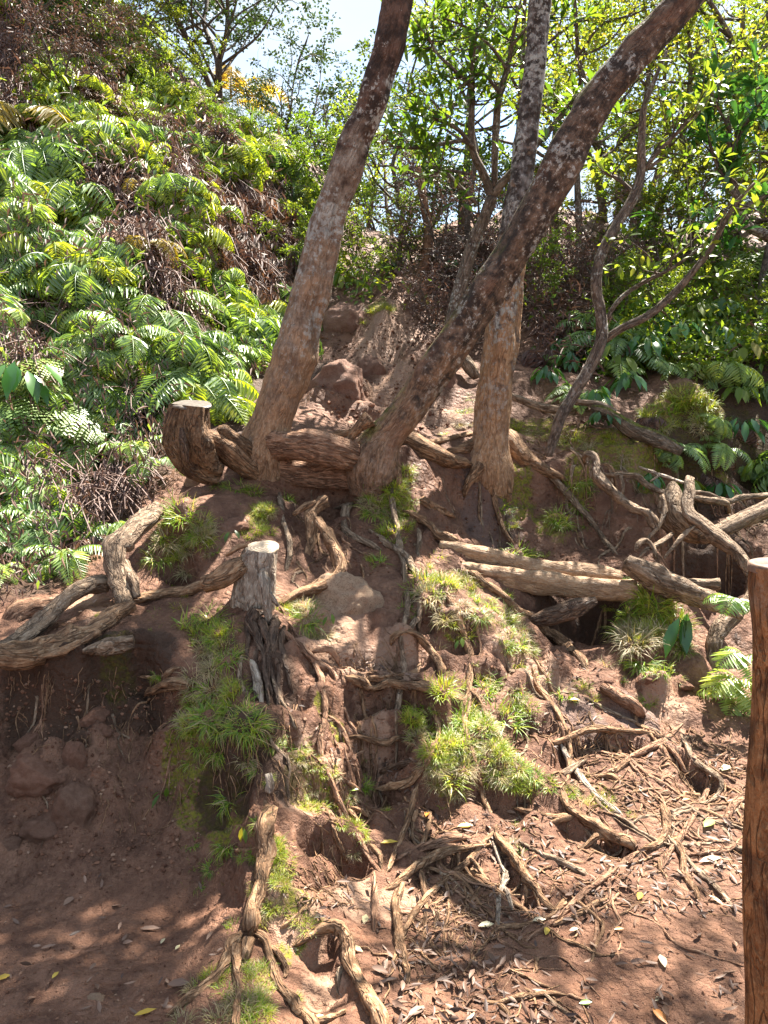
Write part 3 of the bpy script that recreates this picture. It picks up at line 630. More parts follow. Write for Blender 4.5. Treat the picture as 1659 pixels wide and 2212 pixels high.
# the big cut stump joined to the first tree by two limbs
mb = MB()
C, R = trace([(415,876,72),(414,890,76),(412,910,82),(413,940,88),(418,965,84),(430,992,72),(452,1014,52),(476,1024,36)], [4.24,4.24,4.25,4.3], step=7)
tube(mb, C, R, sides=40, lump=.22, groove=.5, seed=12, capa=False, lumpf=.6)
stump = link('stump', mb.build('stump', M['stump'], f1), t1); tag(stump, 'dark furrowed cut stump with a flat sawn top')
mb = MB(); n0 = norm(np.array([.06,-.22,1.0])); e1 = norm(np.cross(n0, [0,1,0])); e2 = np.cross(n0, e1); c0 = C[0]; r0 = px(40, c0)
th = np.linspace(0, 2*PI, 28, endpoint=False); rr = 1+.07*np.sin(th*2+1)+.05*np.sin(th*5)
ring = [c0 + n0*h_ + (np.cos(th)[:,None]*e1+np.sin(th)[:,None]*e2)*(r0*rr*k_)[:,None] for h_, k_ in ((-.004,1.0),(.006,1.0),(.011,.93))]
bk = [(np.cos(th)[:,None]*np.array([1,0,0])+np.sin(th)[:,None]*np.array([0,1,0]))*r0*k_ for k_ in (1,1,.95)]
i0 = np.arange(28); i1 = (i0+1) % 28
mb.add(np.vstack(ring+[c0[None]+n0*.012]), [np.concatenate([np.stack([i0+28*q, i1+28*q, i1+28*(q+1), i0+28*(q+1)], 1) for q in (0,1)]), np.stack([i0+56, i1+56, i0*0+84], 1)], bark=np.vstack(bk+[np.zeros((1,3))]))
link('cut_face', mb.build('cut_face', M['cut_dark'], f1, smooth=False), stump, (0,0,0))
# rot hole on the stump front, its dark put in as a solid dark-wood tube
mb = MB(); C, R = trace([(392,925,10),(395,950,18),(400,980,16),(402,1000,8)], [4.12,4.11,4.12], step=7); tube(mb, C, R, sides=10, lump=.3, flat=1)
link('rot_hollow_dark', mb.build('rot_hollow_dark', M['dark_wood'], f1), stump)
stem('limb', M['stump'], [([(478,925,26),(492,943,34),(524,962,36),(557,985,38),(585,1000,40)], [4.28,4.33,4.4,4.5])], parent=t1)
stem('limb', M['root'], [([(440,945,40),(470,957,48),(505,987,50),(538,1012,46),(570,1025,40)], [4.26,4.3,4.36,4.45])], parent=t1)

# ---- cut post at the right edge
pt = P(1684,1222,1.62); pb = P(1680,2420,1.50); pb[2] = -.15
po = empty('tree_post', (pb[0], pb[1], 0), 'smooth orange-brown upright trunk sawn off at chest height, standing at the right edge', 'tree stump')
mb = MB(); tq = np.linspace(0, 1, 40)[:,None]; C = pb+(pt-pb)*tq + np.array([1,0,0])*(.006*np.sin(tq*9)); rp = px(60, pt)
R = rp*(1.06-.10*tq[:,0]+.04*np.sin(tq[:,0]*14)); R[-4:] *= [1.04,1.1,1.12,1.08]
tube(mb, C, R, sides=40, lump=.05, groove=.05, seed=5, capb=False)
link('trunk', mb.build('trunk', M['post'], po.location), po)
mb = MB(); th = np.linspace(0, 2*PI, 32, endpoint=False); cs = np.stack([np.cos(th), np.sin(th), 0*th], 1)
prof = [(1.06,-.012),(1.05,.004),(.92,.007),(.8,-.006),(.5,-.010),(.42,-.003),(.2,-.007)]
Vv = np.vstack([pt+cs*rp*k_+np.array([0,0,h_]) for k_, h_ in prof]+[pt[None]+np.array([[0,0,-.004]])]); i0 = np.arange(32); i1 = (i0+1) % 32
mb.add(Vv, [np.concatenate([np.stack([i0+32*q, i1+32*q, i1+32*(q+1), i0+32*(q+1)], 1) for q in range(6)]), np.stack([i0+192, i1+192, i0*0+224], 1)], bark=np.vstack([cs*rp*k_ for k_, _ in prof]+[np.zeros((1,3))]))
link('cut_top', mb.build('cut_top', M['cut_brown'], po.location), po)

# ---- small pale cut stump in the middle
o2 = P(560,1290,3.36); o2[2] = H(o2[0], o2[1])
s2 = empty('cut_stump', o2, 'small bleached cut stump with a pale sawn top on the earth nose', 'stump')
mb = MB(); C, R = trace([(567,1186,70),(566,1196,76),(562,1215,80),(558,1240,82),(554,1270,86),(552,1300,94),(550,1330,84)], [3.38,3.38,3.37,3.36], step=5)
tube(mb, C, R, sides=32, lump=.07, groove=.26, seed=33, capa=False, knots=5); link('trunk', mb.build('trunk', M['pale_wood'], o2), s2)
mb = MB(); n0 = norm(np.array([.05,-.36,1.0])); e1 = norm(np.cross(n0, [0,1,0])); e2 = np.cross(n0, e1); c0 = C[0]; r0 = px(34, c0)
th = np.linspace(0, 2*PI, 28, endpoint=False); rr = 1+.08*np.sin(th*2+.5)+.06*np.sin(th*3+2)
ring = [c0+n0*h_+(np.cos(th)[:,None]*e1+np.sin(th)[:,None]*e2)*(r0*rr*k_)[:,None] for h_, k_ in ((-.004,1.0),(.005,1.0),(.009,.94))]
mb.add(np.vstack(ring+[c0[None]+n0*.010]), [np.concatenate([np.stack([i0_+28*q, (i0_+1) % 28+28*q, (i0_+1) % 28+28*(q+1), i0_+28*(q+1)], 1) for q in (0,1) for i0_ in [np.arange(28)]]), np.stack([np.arange(28)+56, (np.arange(28)+1) % 28+56, np.full(28, 84)], 1)],
   bark=np.vstack([(np.cos(th)[:,None]*np.array([1,0,0])+np.sin(th)[:,None]*np.array([0,1,0]))*r0*k_ for k_ in (1,1,.94)]+[np.zeros((1,3))]))
link('cut_face', mb.build('cut_face', M['cut'], o2, smooth=False), s2)
stem('root', M['pale_wood'], [([(566,1240,24),(573,1267,27),(576,1307,23),(581,1347,15)], [3.27,3.22,3.2]), ([(581,1280,10),(590,1292,11),(601,1310,7)], [3.22,3.22])], parent=s2)
stem('root', M['root'], [([(548,1216,50),(528,1222,48),(505,1233,46),(480,1250,42),(440,1266,34)], [3.40,3.36,3.31,3.3]), [(450,1262,34),(420,1274,30),(390,1282,26),(330,1290,22),(280,1299,20),(245,1303,18)]], parent=s2)
stem('root', M['root'], [([(535,1178,8),(515,1182,12),(496,1195,11),(488,1200,8)], [3.38,3.36,3.36])], parent=s2)
stem('root', M['dark_wood'], [[(590,1325,26),(594,1380,20),(588,1440,13),(598,1500,9),(606,1560,5)], [(552,1310,40),(556,1350,26),(566,1410,16),(572,1480,11),(580,1540,6)], [(606,1350,13),(614,1400,15),(620,1450,12),(632,1505,6)], [(536,1320,18),(540,1370,12),(530,1440,6)], [(572,1330,22),(578,1390,15),(580,1450,10),(590,1520,6)], [(560,1400,12),(548,1460,9),(552,1520,5)], [(600,1420,10),(606,1490,8),(618,1560,4)]], parent=s2, lift=.1, wig=.5)

# ---- lone roots: (label, material, strands)
ROOTS = [
 ('thick knee-shaped root arching down beside the ferns on the left', 'root_grey', [([(352,1097,26),(322,1121,38),(283,1147,46),(255,1180,48),(247,1215,42),(253,1250,42),(262,1280,40),(266,1312,30)], [3.85,3.75,3.62,3.52,3.45,3.4,3.36,3.3]), ([(262,1215,22),(276,1235,20),(286,1256,24),(296,1290,16)], [3.47,3.42,3.36])]),
 ('grey root bending from the knee-shaped root down to the left edge', 'root_grey', [([(240,1264,34),(202,1262,36),(166,1275,36),(140,1295,34),(110,1330,38),(75,1360,42),(35,1388,38),(-10,1412,30)], [3.42,3.38,3.3,3.2,3.12,3.02,2.95])]),
 ('long frayed root running low to the left edge above the earth wall', 'root', [([(290,1305,24),(242,1335,40),(190,1365,44),(130,1393,48),(60,1411,48),(5,1414,42),(-40,1404,30)], [3.3,3.2,3.08,2.98,2.9,2.88]), ([(215,1365,16),(170,1391,16),(130,1408,14),(80,1423,6)], [3.05,2.97,2.9])]),
 ('pinkish split slab of root behind the grey root at the left edge', 'root_red', [([(8,1388,20),(40,1340,56),(72,1318,50),(118,1322,42),(160,1332,28),(205,1336,14)], [3.25,3.3,3.34,3.36])]),
 ('broken slab of grey-brown wood lying under the long frayed root', 'root_grey', [([(178,1408,10),(205,1401,28),(240,1394,36),(270,1388,34),(292,1384,26)], [2.95,3.0,3.02])]),
 ('forked stub of root poking from the dark wall top left of the hanging grass', 'root', [[(412,1482,20),(372,1481,28),(342,1489,24),(312,1500,14)], [(350,1476,12),(330,1466,9),(298,1461,6)], [(348,1472,13),(370,1450,13),(388,1441,8)]]),
 ('splintered forked root hanging below the log-like root of the leaning tree', 'root', [([(696,1080,32),(678,1103,28),(676,1133,25),(675,1163,23),(668,1190,18),(659,1211,10)], [4.15,4.05,3.95,3.86]), ([(680,1085,16),(655,1097,13),(634,1112,8)], [4.1,4.04])]),
 ('thick S-bent root dropping right of the splintered fork then back to the small stump', 'root', [([(686,1122,20),(696,1140,24),(712,1165,26),(728,1192,28),(738,1215,30),(732,1239,28),(710,1257,26),(670,1273,24),(636,1288,20),(603,1308,14)], [3.98,3.9,3.78,3.68,3.6,3.52,3.45,3.38])]),
 ('thin elbowed root in the shade under the grassy crotch of the trees', 'root_grey', [[(760,1084,16),(748,1100,17),(745,1123,16),(747,1151,16),(766,1163,14),(793,1175,14),(828,1190,8)], [(752,1088,8),(735,1096,7),(722,1098,4)]]),
 ('slender root crossing the grass then running straight down to the arched root', 'root_grey', [[(798,1142,9),(830,1170,14),(853,1185,14),(876,1200,14),(890,1223,13),(905,1245,13),(908,1267,13),(906,1297,14),(906,1330,14),(903,1367,12)], [(904,1333,11),(893,1348,12),(884,1364,10)]]),
 ('root snaking from the yellow grass down to the left end of the logs', 'root', [[(868,1101,10),(903,1117,15),(930,1137,18),(946,1157,18),(973,1167,17),(997,1180,11)]]),
 ('short pointed root jutting from the earth face under the middle trees', 'root', [[(903,1078,15),(930,1093,17),(953,1103,16),(984,1118,6)], [(940,1098,9),(955,1110,7),(968,1112,4)]]),
 ('wiry rootlet hanging through the grass above the bright turf hump', 'root_grey', [[(902,1140,9),(907,1172,10),(902,1193,10),(912,1222,9)], [(902,1180,7),(892,1175,5)]]),
 ('long straight diagonal root running from the logs down to the right', 'root', [[(990,1226,14),(1020,1243,18),(1060,1270,21),(1093,1300,22),(1124,1328,23),(1154,1345,23),(1200,1380,25),(1244,1418,23),(1282,1456,18)]]),
 ('broad flattened root easing into the mud at the end of the diagonal root', 'root_red', [[(1296,1484,14),(1312,1494,26),(1340,1513,30),(1370,1528,28),(1396,1545,20)]]),
 ('small arched root framing a dark hollow left of the turf slope', 'root', [[(846,1392,11),(850,1378,14),(862,1370,13),(886,1367,14),(906,1377,16),(923,1400,15),(943,1423,15),(956,1447,16),(946,1475,10)]]),
 ('twisting pale root winding right of the small stump to a looped tip', 'root_red', [[(594,1355,14),(620,1374,14),(650,1400,15),(680,1430,13),(712,1448,12),(722,1470,11),(733,1487,10),(741,1474,10),(738,1447,8)], [(660,1411,10),(703,1403,14),(720,1413,14),(738,1442,9)]]),
 ('ridge-like root curving along the lip of the hollow step', 'root', [[(742,1456,16),(773,1470,19),(800,1487,17),(820,1486,13),(840,1477,15),(873,1483,17),(920,1487,19),(960,1500,19),(1000,1510,12)]]),
 ('thin root bending round the litter above the ridge-like root', 'root', [[(780,1468,12),(836,1465,15),(873,1460,13),(900,1452,12),(908,1430,9)]]),
 ('dark dead root hanging down the middle of the earth nose', 'root_grey', [[(588,1465,8),(600,1495,11),(612,1522,11),(627,1547,10),(643,1583,7)]]),
 ('white-tipped root stub hanging under the small stump', 'pale_wood', [[(541,1424,14),(550,1450,17),(560,1490,17),(566,1534,10)]]),
 ('thin root dangling beside the hanging grass of the nose', 'root_grey', [[(522,1415,9),(517,1460,10),(529,1500,12),(540,1524,7)]]),
 ('thread-like root trailing down the dark side of the nose', 'root_grey', [[(576,1580,6),(596,1615,8),(620,1637,8),(626,1665,6),(621,1692,6),(625,1735,5)]]),
 ('smooth root stump end sticking out of the nose above the thick column root', 'pale_wood', [([(580,1672,16),(582,1690,20),(580,1712,18)], [2.56,2.53])]),
 ('thick column-like root running down the nose and splitting at the bottom', 'root', [[(572,1728,20),(580,1758,34),(577,1785,36),(573,1811,35),(578,1835,36),(570,1875,33),(556,1922,31),(549,1962,33),(539,1995,37),(527,2020,38)], [(527,2012,30),(505,2037,26),(489,2072,23),(472,2102,20),(442,2132,20),(402,2160,18),(352,2205,18)], [(518,2030,26),(511,2060,20),(510,2099,15),(515,2149,15),(510,2199,18),(507,2250,16)], [(535,2025,28),(536,2050,26),(534,2078,18)], [(566,1824,12),(548,1834,11),(508,1838,8)]]),
 ('looping root curving from the column root to the bottom of the picture', 'root', [[(540,2012,18),(556,2016,18),(576,2035,17),(582,2065,17),(592,2102,19),(609,2135,21),(639,2172,23),(667,2203,23),(692,2240,23)], [(580,2042,12),(604,2064,14),(619,2092,14),(612,2114,13),(600,2120,10)]]),
 ('thick root bent like a knee enclosing a mud hollow at the bottom', 'root', [[(625,2046,14),(640,2038,18),(668,2024,21),(699,2009,23),(722,2000,24),(740,2014,28),(749,2042,29),(755,2075,28),(769,2109,26),(785,2142,28),(802,2175,30),(820,2211,32),(838,2250,32)]]),
 ('short root closing the mud hollow along the bottom edge', 'root', [[(676,2212,13),(705,2204,16),(732,2194,14),(748,2180,10)]]),
 ('stubby root hanging inside the mud hollow', 'root_grey', [[(738,2086,12),(730,2115,13),(731,2140,11),(736,2160,8)]]),
 ('long root curving over the litter from the fork to the lower middle', 'root', [[(812,1926,9),(840,1919,13),(858,1909,15),(880,1889,17),(900,1871,18),(932,1855,18),(972,1841,18),(1015,1832,14),(1062,1822,9)]]),
 ('tall pale root running straight down the middle of the mud flat', 'root', [[(872,1905,14),(857,1945,19),(854,1982,20),(861,2022,20),(872,2065,20),(880,2102,16),(882,2148,8)]]),
 ('thin forked root dropping from the long curved root', 'root', [[(908,1874,11),(914,1915,13),(922,1949,10),(919,1999,8),(911,2046,5)], [(921,1945,7),(934,1925,7),(946,1918,5)]]),
 ('twin strands of pale root lying above the long curved root', 'root_red', [[(843,1864,9),(882,1843,13),(925,1826,14),(980,1813,15),(1020,1808,9)], [(900,1842,8),(940,1830,9),(990,1826,8)]]),
 ('thin straight vertical root on the smooth mud of the lower middle', 'root_red', [[(806,1880,8),(810,1925,11),(808,1982,11),(803,2028,7)]]),
 ('short root strand beside the fork on the crumbly mud', 'root', [[(946,1964,9),(943,1990,10),(938,2016,10),(934,2044,8)]]),
 ('straight stick-like root slanting down to the leaf heap', 'root', [[(883,2026,8),(905,2052,9),(930,2082,10),(955,2108,7)]]),
 ('crooked thin root down the hollow right of the nose', 'root', [[(716,1780,8),(727,1812,10),(738,1832,10),(750,1863,8)]]),
 ('short root stepping from the yellow grass to the flat', 'root', [[(797,1822,9),(812,1838,11),(822,1851,12),(821,1888,9)]]),
 ('pale bent stick lying on the sunny grass right of the column root', 'root', [[(602,2010,9),(630,1987,10),(662,1960,11),(690,1938,12),(697,1922,11)]]),
 ('thin root along the rim of the small pit', 'root', [[(748,1592,7),(786,1594,12),(812,1603,13),(836,1608,14),(853,1599,12),(866,1590,8)], [(868,1600,9),(885,1608,9),(905,1614,7)]]),
 ('knobbly root circling up from the pit into the turf mound', 'root', [[(812,1701,13),(843,1700,17),(886,1691,18),(906,1671,18),(923,1648,15),(938,1618,13),(946,1591,11),(942,1545,11),(930,1524,12),(926,1516,8)]]),
 ('dark decaying wood lying in the bottom of the pit', 'dark_wood', [[(820,1668,12),(850,1660,15),(882,1648,15),(903,1641,10)]]),
 ('thin wandering root below the mossy step', 'root_red', [[(692,1655,7),(705,1661,10),(722,1661,11),(746,1650,11),(765,1637,9),(788,1620,7)]]),
 ('thin root sloping from the mossy step toward the pit lip', 'root_red', [[(724,1664,8),(740,1682,9),(765,1700,8),(785,1712,6)]]),
 ('pair of short strands on the crumbling step left of the pit', 'root', [[(752,1747,9),(762,1762,11),(776,1780,9)], [(756,1743,8),(780,1752,10),(802,1770,7)]]),
 ('forked root end dropping to the leaf litter below the turf mound', 'root', [[(929,1753,9),(925,1790,11),(912,1825,11),(900,1850,8)], [(901,1748,9),(897,1765,10),(890,1782,8)]]),
 ('sharp-edged root descending from the turf then fanning on the mud', 'root', [[(1075,1780,10),(1074,1806,17),(1091,1828,19),(1111,1856,21),(1131,1892,21),(1156,1918,18),(1180,1953,15),(1216,1980,8)], [(1106,1855,12),(1124,1882,13),(1136,1910,12),(1137,1958,8)], [(1150,1915,9),(1162,1945,8),(1172,1978,5)]]),
 ('bleached thin root falling straight left of the sharp-edged root', 'pale_wood', [[(1064,1816,8),(1076,1850,10),(1087,1880,12),(1091,1900,13),(1079,1932,11),(1076,1977,10),(1073,2032,6)], [(1090,1915,10),(1100,1945,11),(1108,1975,8)]]),
 ('pair of thin bent roots in the crumbly earth left of the bleached root', 'root', [[(1010,1850,8),(1030,1870,9),(1050,1900,9),(1066,1915,7)], [(1000,1868,7),(1018,1895,8),(1035,1914,9),(1068,1912,9),(1080,1916,6)], [(1006,1958,10),(1022,1940,10),(1038,1914,8)]]),
 ('long thin root across the shadow toward the round stone', 'root_grey', [[(1120,1816,9),(1168,1846,12),(1212,1861,13),(1249,1880,13),(1280,1895,8)]]),
 ('small peaked root standing in the dark undercut', 'root', [[(1239,1847,9),(1268,1826,12),(1294,1807,12),(1326,1833,8)]]),
 ('broad root winding right then burying itself in the litter', 'root', [[(1212,1698,10),(1223,1734,17),(1240,1757,20),(1266,1775,22),(1306,1797,26),(1346,1815,26),(1378,1835,18)], [(1106,1744,10),(1156,1757,11),(1199,1766,12),(1240,1764,12)], [(1143,1765,8),(1179,1781,11),(1216,1771,13),(1240,1762,10)], [(1248,1762,8),(1256,1740,9),(1248,1722,6)]]),
 ('bare pale pole-like root slanting down over the green patch', 'pale_wood', [[(1210,1600,9),(1223,1631,13),(1239,1661,15),(1259,1691,16),(1293,1724,16),(1326,1751,14),(1352,1773,9)]]),
 ('long low root along the rim above the pale pole-like root', 'root', [[(1160,1613,8),(1213,1601,11),(1256,1582,14),(1293,1576,15),(1339,1579,13),(1412,1582,7)]]),
 ('straight root prop slanting under the pale pole-like root', 'root_grey', [[(1178,1719,9),(1200,1687,12),(1229,1667,13),(1266,1640,8)]]),
 ('many-fingered root spreading over the step right of the terrace', 'root_red', [[(1332,1668,10),(1359,1641,11),(1399,1618,13),(1428,1606,15),(1450,1587,11),(1475,1562,7)], [(1428,1608,12),(1436,1630,12),(1462,1650,8)], [(1430,1600,9),(1433,1580,9),(1440,1564,6)]]),
 ('low branching root in the hollow below the many-fingered root', 'root', [[(1287,1680,9),(1323,1677,13),(1346,1697,13),(1382,1712,8)], [(1325,1675,9),(1345,1655,10),(1362,1640,7)]]),
 ('slim root descending the step to a knobbed tip', 'root_red', [[(1442,1610,9),(1466,1641,11),(1482,1668,10),(1495,1676,6)], [(1480,1662,6),(1484,1680,5)]]),
 ('strong root stepping down the right slope and curling back left', 'root_grey', [[(1472,1584,12),(1486,1621,16),(1499,1644,15),(1533,1667,13),(1559,1688,12),(1554,1712,10),(1533,1731,10),(1499,1742,9),(1446,1757,8),(1390,1763,5)]]),
 ('thick crooked root ending in a splayed foot near the litter', 'root', [[(1428,1738,10),(1435,1750,16),(1443,1772,20),(1440,1804,20),(1424,1825,18),(1380,1836,10)], [(1436,1812,10),(1420,1828,9),(1396,1842,5)]]),
 ('bent root emerging from behind the post onto the litter', 'root_red', [[(1622,1710,12),(1600,1726,14),(1583,1741,15),(1573,1764,13),(1562,1779,8)]]),
 ('thin snaking root leading from the splayed foot toward the mud', 'root', [[(1446,1804,10),(1462,1822,14),(1477,1845,15),(1478,1888,13),(1503,1930,11),(1508,1960,6)]]),
 ('thin root lying level on the litter beside the post', 'root_red', [[(1483,1848,8),(1530,1843,10),(1566,1838,11),(1600,1820,7)]]),
 ('curved root with thin tail lying in the middle of the bare mud', 'root', [[(1186,2002,9),(1212,1993,13),(1237,1985,15),(1265,1965,13),(1312,1941,8)], [(1236,1935,8),(1252,1952,11),(1272,1968,10),(1292,1987,9),(1303,2005,8),(1287,2046,7),(1275,2092,5)]]),
 ('long thin root stretched along the bottom leaf heap', 'root', [[(1036,2163,8),(1074,2168,11),(1110,2158,11),(1148,2150,11),(1190,2146,9),(1225,2149,6)], [(1074,2168,11),(1096,2188,12),(1112,2218,10)]]),
 ('thin root slanting off the bottom edge right of the leaf heap', 'root_grey', [[(1175,2146,7),(1204,2174,9),(1235,2196,9),(1262,2222,7)]]),
 ('short curved root lying in dark litter right of the round stone', 'root', [[(1424,1852,7),(1428,1882,10),(1440,1898,9),(1454,1910,6)]]),
 ('hooked grey root rearing out of the right bank', 'root_grey', [([(1263,1000,8),(1261,988,12),(1269,980,15),(1281,986,16),(1286,1005,17),(1289,1026,22),(1306,1046,21),(1333,1072,19),(1356,1089,19),(1389,1105,19),(1411,1120,24),(1420,1145,18)], [4.75,4.7,4.68,4.66,4.62,4.58,4.54,4.5,4.46,4.42,4.4])]),
 ('knotted thin root running behind the hooked grey root to the right edge', 'root_grey', [([(1300,1024,8),(1335,1027,11),(1373,1028,14),(1395,1046,13),(1426,1062,11),(1473,1070,11),(1523,1079,13),(1569,1088,13),(1574,1108,9)], [4.9,4.8,4.75,4.75,4.8]), ([(1340,1027,8),(1346,1045,9),(1344,1068,8)], [4.82,4.78]), ([(1490,1062,9),(1530,1069,13),(1569,1085,12),(1606,1074,13),(1680,1070,12)], [4.8,4.8,4.85])]),
 ('long sinuous root hanging in the air in front of the right hollow', 'root_grey', [([(1492,1032,16),(1486,1062,22),(1483,1095,25),(1499,1120,27),(1533,1146,27),(1573,1176,27),(1603,1200,25),(1618,1228,24),(1622,1262,22),(1620,1290,26),(1604,1312,33),(1573,1342,35),(1546,1369,36),(1537,1397,34),(1547,1440,33),(1558,1470,26)], [4.5,4.4,4.3,4.2,4.1,4.02,3.94,3.86,3.8,3.74])]),
 ('tangle of wiry roots sprouting above the end of the weathered log', 'root_grey', [([(1373,1190,8),(1381,1174,11),(1396,1168,11),(1411,1182,10),(1417,1206,8)], [4.25,4.3,4.25]), ([(1452,1152,9),(1424,1175,12),(1396,1188,9),(1380,1205,6)], [4.4,4.3,4.25]), ([(1428,1069,9),(1437,1103,11),(1424,1135,9),(1399,1166,7)], [4.5,4.42,4.35]), ([(1500,1134,8),(1466,1169,9),(1434,1206,6)], [4.3,4.2])]),
 ('thin pale twig reaching over the dark gap of the right bank', 'pale_wood', [([(1380,1008,5),(1410,1020,6),(1440,1030,6),(1476,1043,7)], [4.7,4.65]), ([(1405,1040,4),(1425,1026,4)], [4.68,4.66])]),
]
ROOTS += [
 ('long root draping from the foot of the slanting tree down past the arched root', 'root_grey', [[(852,1030,14),(848,1080,14),(858,1150,13),(872,1225,12),(880,1310,12),(866,1385,12),(872,1455,11),(860,1520,11),(846,1585,9)]]),
 ('long root winding from the left log ends through the turf mantle to the mud', 'root', [[(952,1228,12),(962,1270,13),(988,1335,13),(1012,1405,14),(1014,1480,13),(1004,1560,13),(1022,1640,14),(1042,1715,13),(1072,1785,10)], [(1012,1480,10),(1050,1540,10),(1082,1610,9),(1100,1690,7)]]),
 ('root sweeping down the dark scarp from the upright trunk to the weathered log', 'root_grey', [[(1180,1018,14),(1232,1075,13),(1275,1125,12),(1308,1170,11),(1345,1212,8)]]),
 ('long root trailing from the small stump down the sunny side of the nose', 'root_red', [[(606,1308,12),(640,1372,13),(686,1450,13),(702,1540,13),(692,1622,12),(718,1702,13),(758,1782,12),(800,1858,12),(862,1932,8)], [(702,1540,9),(740,1580,9),(770,1660,8),(782,1730,6)]]),
 ('long root fanning left from the sharp-edged root over the lower middle mud', 'root', [[(1074,1788,13),(1022,1850,14),(962,1902,14),(902,1962,13),(862,2040,11),(838,2125,7)], [(962,1902,9),(970,1960,9),(960,2030,8),(965,2090,5)]]),
 ('long root running from the broad buried root down left across the litter', 'root_red', [[(1378,1838,14),(1330,1882,14),(1262,1930,13),(1200,1988,12),(1122,2042,8)], [(1262,1930,9),(1290,1985,8),(1282,2050,6)]]),
 ('long root running from the splayed foot to the bare mud beside the post', 'root_grey', [[(1442,1802,13),(1500,1876,13),(1556,1928,11),(1602,1992,7)]]),
 ('thin root hanging straight below the upright trunk', 'root', [[(1062,1040,14),(1074,1100,12),(1090,1150,10),(1116,1185,7)]]),
 ('root dropping from the turf mantle to the long curved root', 'root', [[(902,1692,11),(884,1760,12),(854,1842,11),(830,1902,8)]]),
 ('thin root hanging below the foot of the leaning tree toward the small stump', 'root_grey', [[(602,1062,12),(612,1122,12),(626,1182,11),(614,1252,8)]]),
 ('root curving down from the strong right root over the littered flat', 'root_red', [[(1536,1694,11),(1500,1762,12),(1446,1842,11),(1420,1900,8)]]),
 ('root stepping down beneath the diagonal root to the pale pole-like root', 'root', [[(1148,1440,12),(1164,1482,13),(1202,1540,13),(1228,1604,12),(1226,1682,10),(1208,1740,7)]]),
]
for q, (lab, m, st) in enumerate(ROOTS):
    stem('exposed_root', M[m], st, lab, 'root', 'exposed tree roots', seed=q*7, sides=12, wig=.16, jit=.13, lump=.24, groove=.40)

LOGS = [
 ('round stripped log in front, lower of the pair damming the slope', 'log', [([(975,1223,24),(1020,1232,38),(1106,1249,47),(1206,1263,48),(1273,1270,50),(1372,1276,48)], [4.12,4.06,4.03,4.02,4.0])], .07),
 ('sunlit stripped log with a knot, upper of the pair damming the slope', 'log', [([(949,1182,34),(985,1189,40),(1040,1202,42),(1110,1216,38),(1173,1226,34),(1273,1236,34),(1342,1246,26)], [4.18,4.16,4.16,4.16,4.15])], .08),
 ('weathered grey log with a dark hole lying across the grassy hump', 'root_grey', [([(1352,1214,38),(1393,1235,48),(1439,1262,48),(1489,1283,42),(1539,1300,36),(1573,1316,26),(1602,1336,10)], [3.98,3.92,3.86,3.8,3.78])], .16),
 ('short curved offcut of dark wet wood in the muddy hollow', 'dark_wood', [([(1150,1342,24),(1175,1336,34),(1208,1326,38),(1249,1311,36),(1286,1297,16)], [3.86,3.84,3.84,3.88])], .1),
 ('pale-ended stub of log in the dark behind the weathered log', 'root_grey', [([(1440,1268,26),(1490,1265,28),(1552,1261,28)], [4.2,4.2,4.2])], .1),
 ('thick fallen trunk coming in from the right edge above the hollow', 'root_grey', [([(1720,1075,44),(1659,1099,42),(1606,1122,40),(1556,1145,34),(1515,1165,24)], [4.6,4.5,4.45,4.4])], .12),
 ('broken stump of grey wood splintered at the top beside the hooked root', 'root_grey', [([(1452,1042,12),(1453,1058,30),(1451,1082,46),(1452,1112,58),(1478,1137,54),(1518,1162,34)], [4.62,4.58,4.52,4.48])], .22),
 ('mossy fallen branch sloping down from the thin tree on the right bank', 'mossy_wood', [([(1282,884,16),(1300,889,25),(1331,904,28),(1369,929,31),(1419,949,31),(1472,975,20)], [5.35,5.25,5.15,5.1])], .14),
 ('smooth grey fallen branch between the tan trunk and the thin tree', 'root_grey', [([(1100,853,13),(1125,863,16),(1154,875,17),(1185,883,18),(1212,886,17)], [5.6,5.5,5.4])], .1),
 ('short bent branch end right of the thin tree foot', 'root_grey', [([(1243,868,14),(1270,871,14),(1297,876,14),(1330,889,11)], [5.45,5.4])], .1),
 ('grey slab of dead wood leaning behind the slanting dark tree', 'root_grey', [([(985,752,14),(1000,772,26),(1018,796,28),(1030,815,18)], [6.1,6.0])], .15),
]
for q, (lab, m, st, lp) in enumerate(LOGS):
    stem('fallen_log', M[m], st, lab, 'log', 'fallen logs and branches', seed=q*13+3, sides=20, lump=lp*1.3, groove=.2, jit=.08)
# ------------------------------------------------------------------ crowns of the three trees (unseen above the frame; clumps added along sun rays to shade chosen ground)
def shade_tips(poly, nq, zlo, zhi, seed):  # leaf clump spots up the sun ray from ground picked for shading
    r = np.random.default_rng(seed); out = []
    P_ = np.array(poly, float); lo, hi = P_.min(0), P_.max(0)
    while len(out) < nq:
        u, v = r.uniform(lo, hi); c = False; j = len(P_)-1
        for i in range(len(P_)):
            if (P_[i][1] > v) != (P_[j][1] > v) and u < (P_[j][0]-P_[i][0])*(v-P_[i][1])/(P_[j][1]-P_[i][1])+P_[i][0]: c = not c
            j = i
        if c:
            p = hit(u, v); z = r.uniform(zlo, zhi); out.append(p+SUN*((z-p[2])/SUN[2]))
    return out
tipsA = shade_tips([(-200,1480),(300,1440),(430,1430),(490,1700),(470,1900),(450,2030),(390,2160),(290,2330),(-300,2400)], 130, 4.7, 6.0, 3)
tipsA += shade_tips([(600,1020),(760,1020),(800,1200),(740,1240),(640,1250)], 8, 4.8, 5.6, 4)
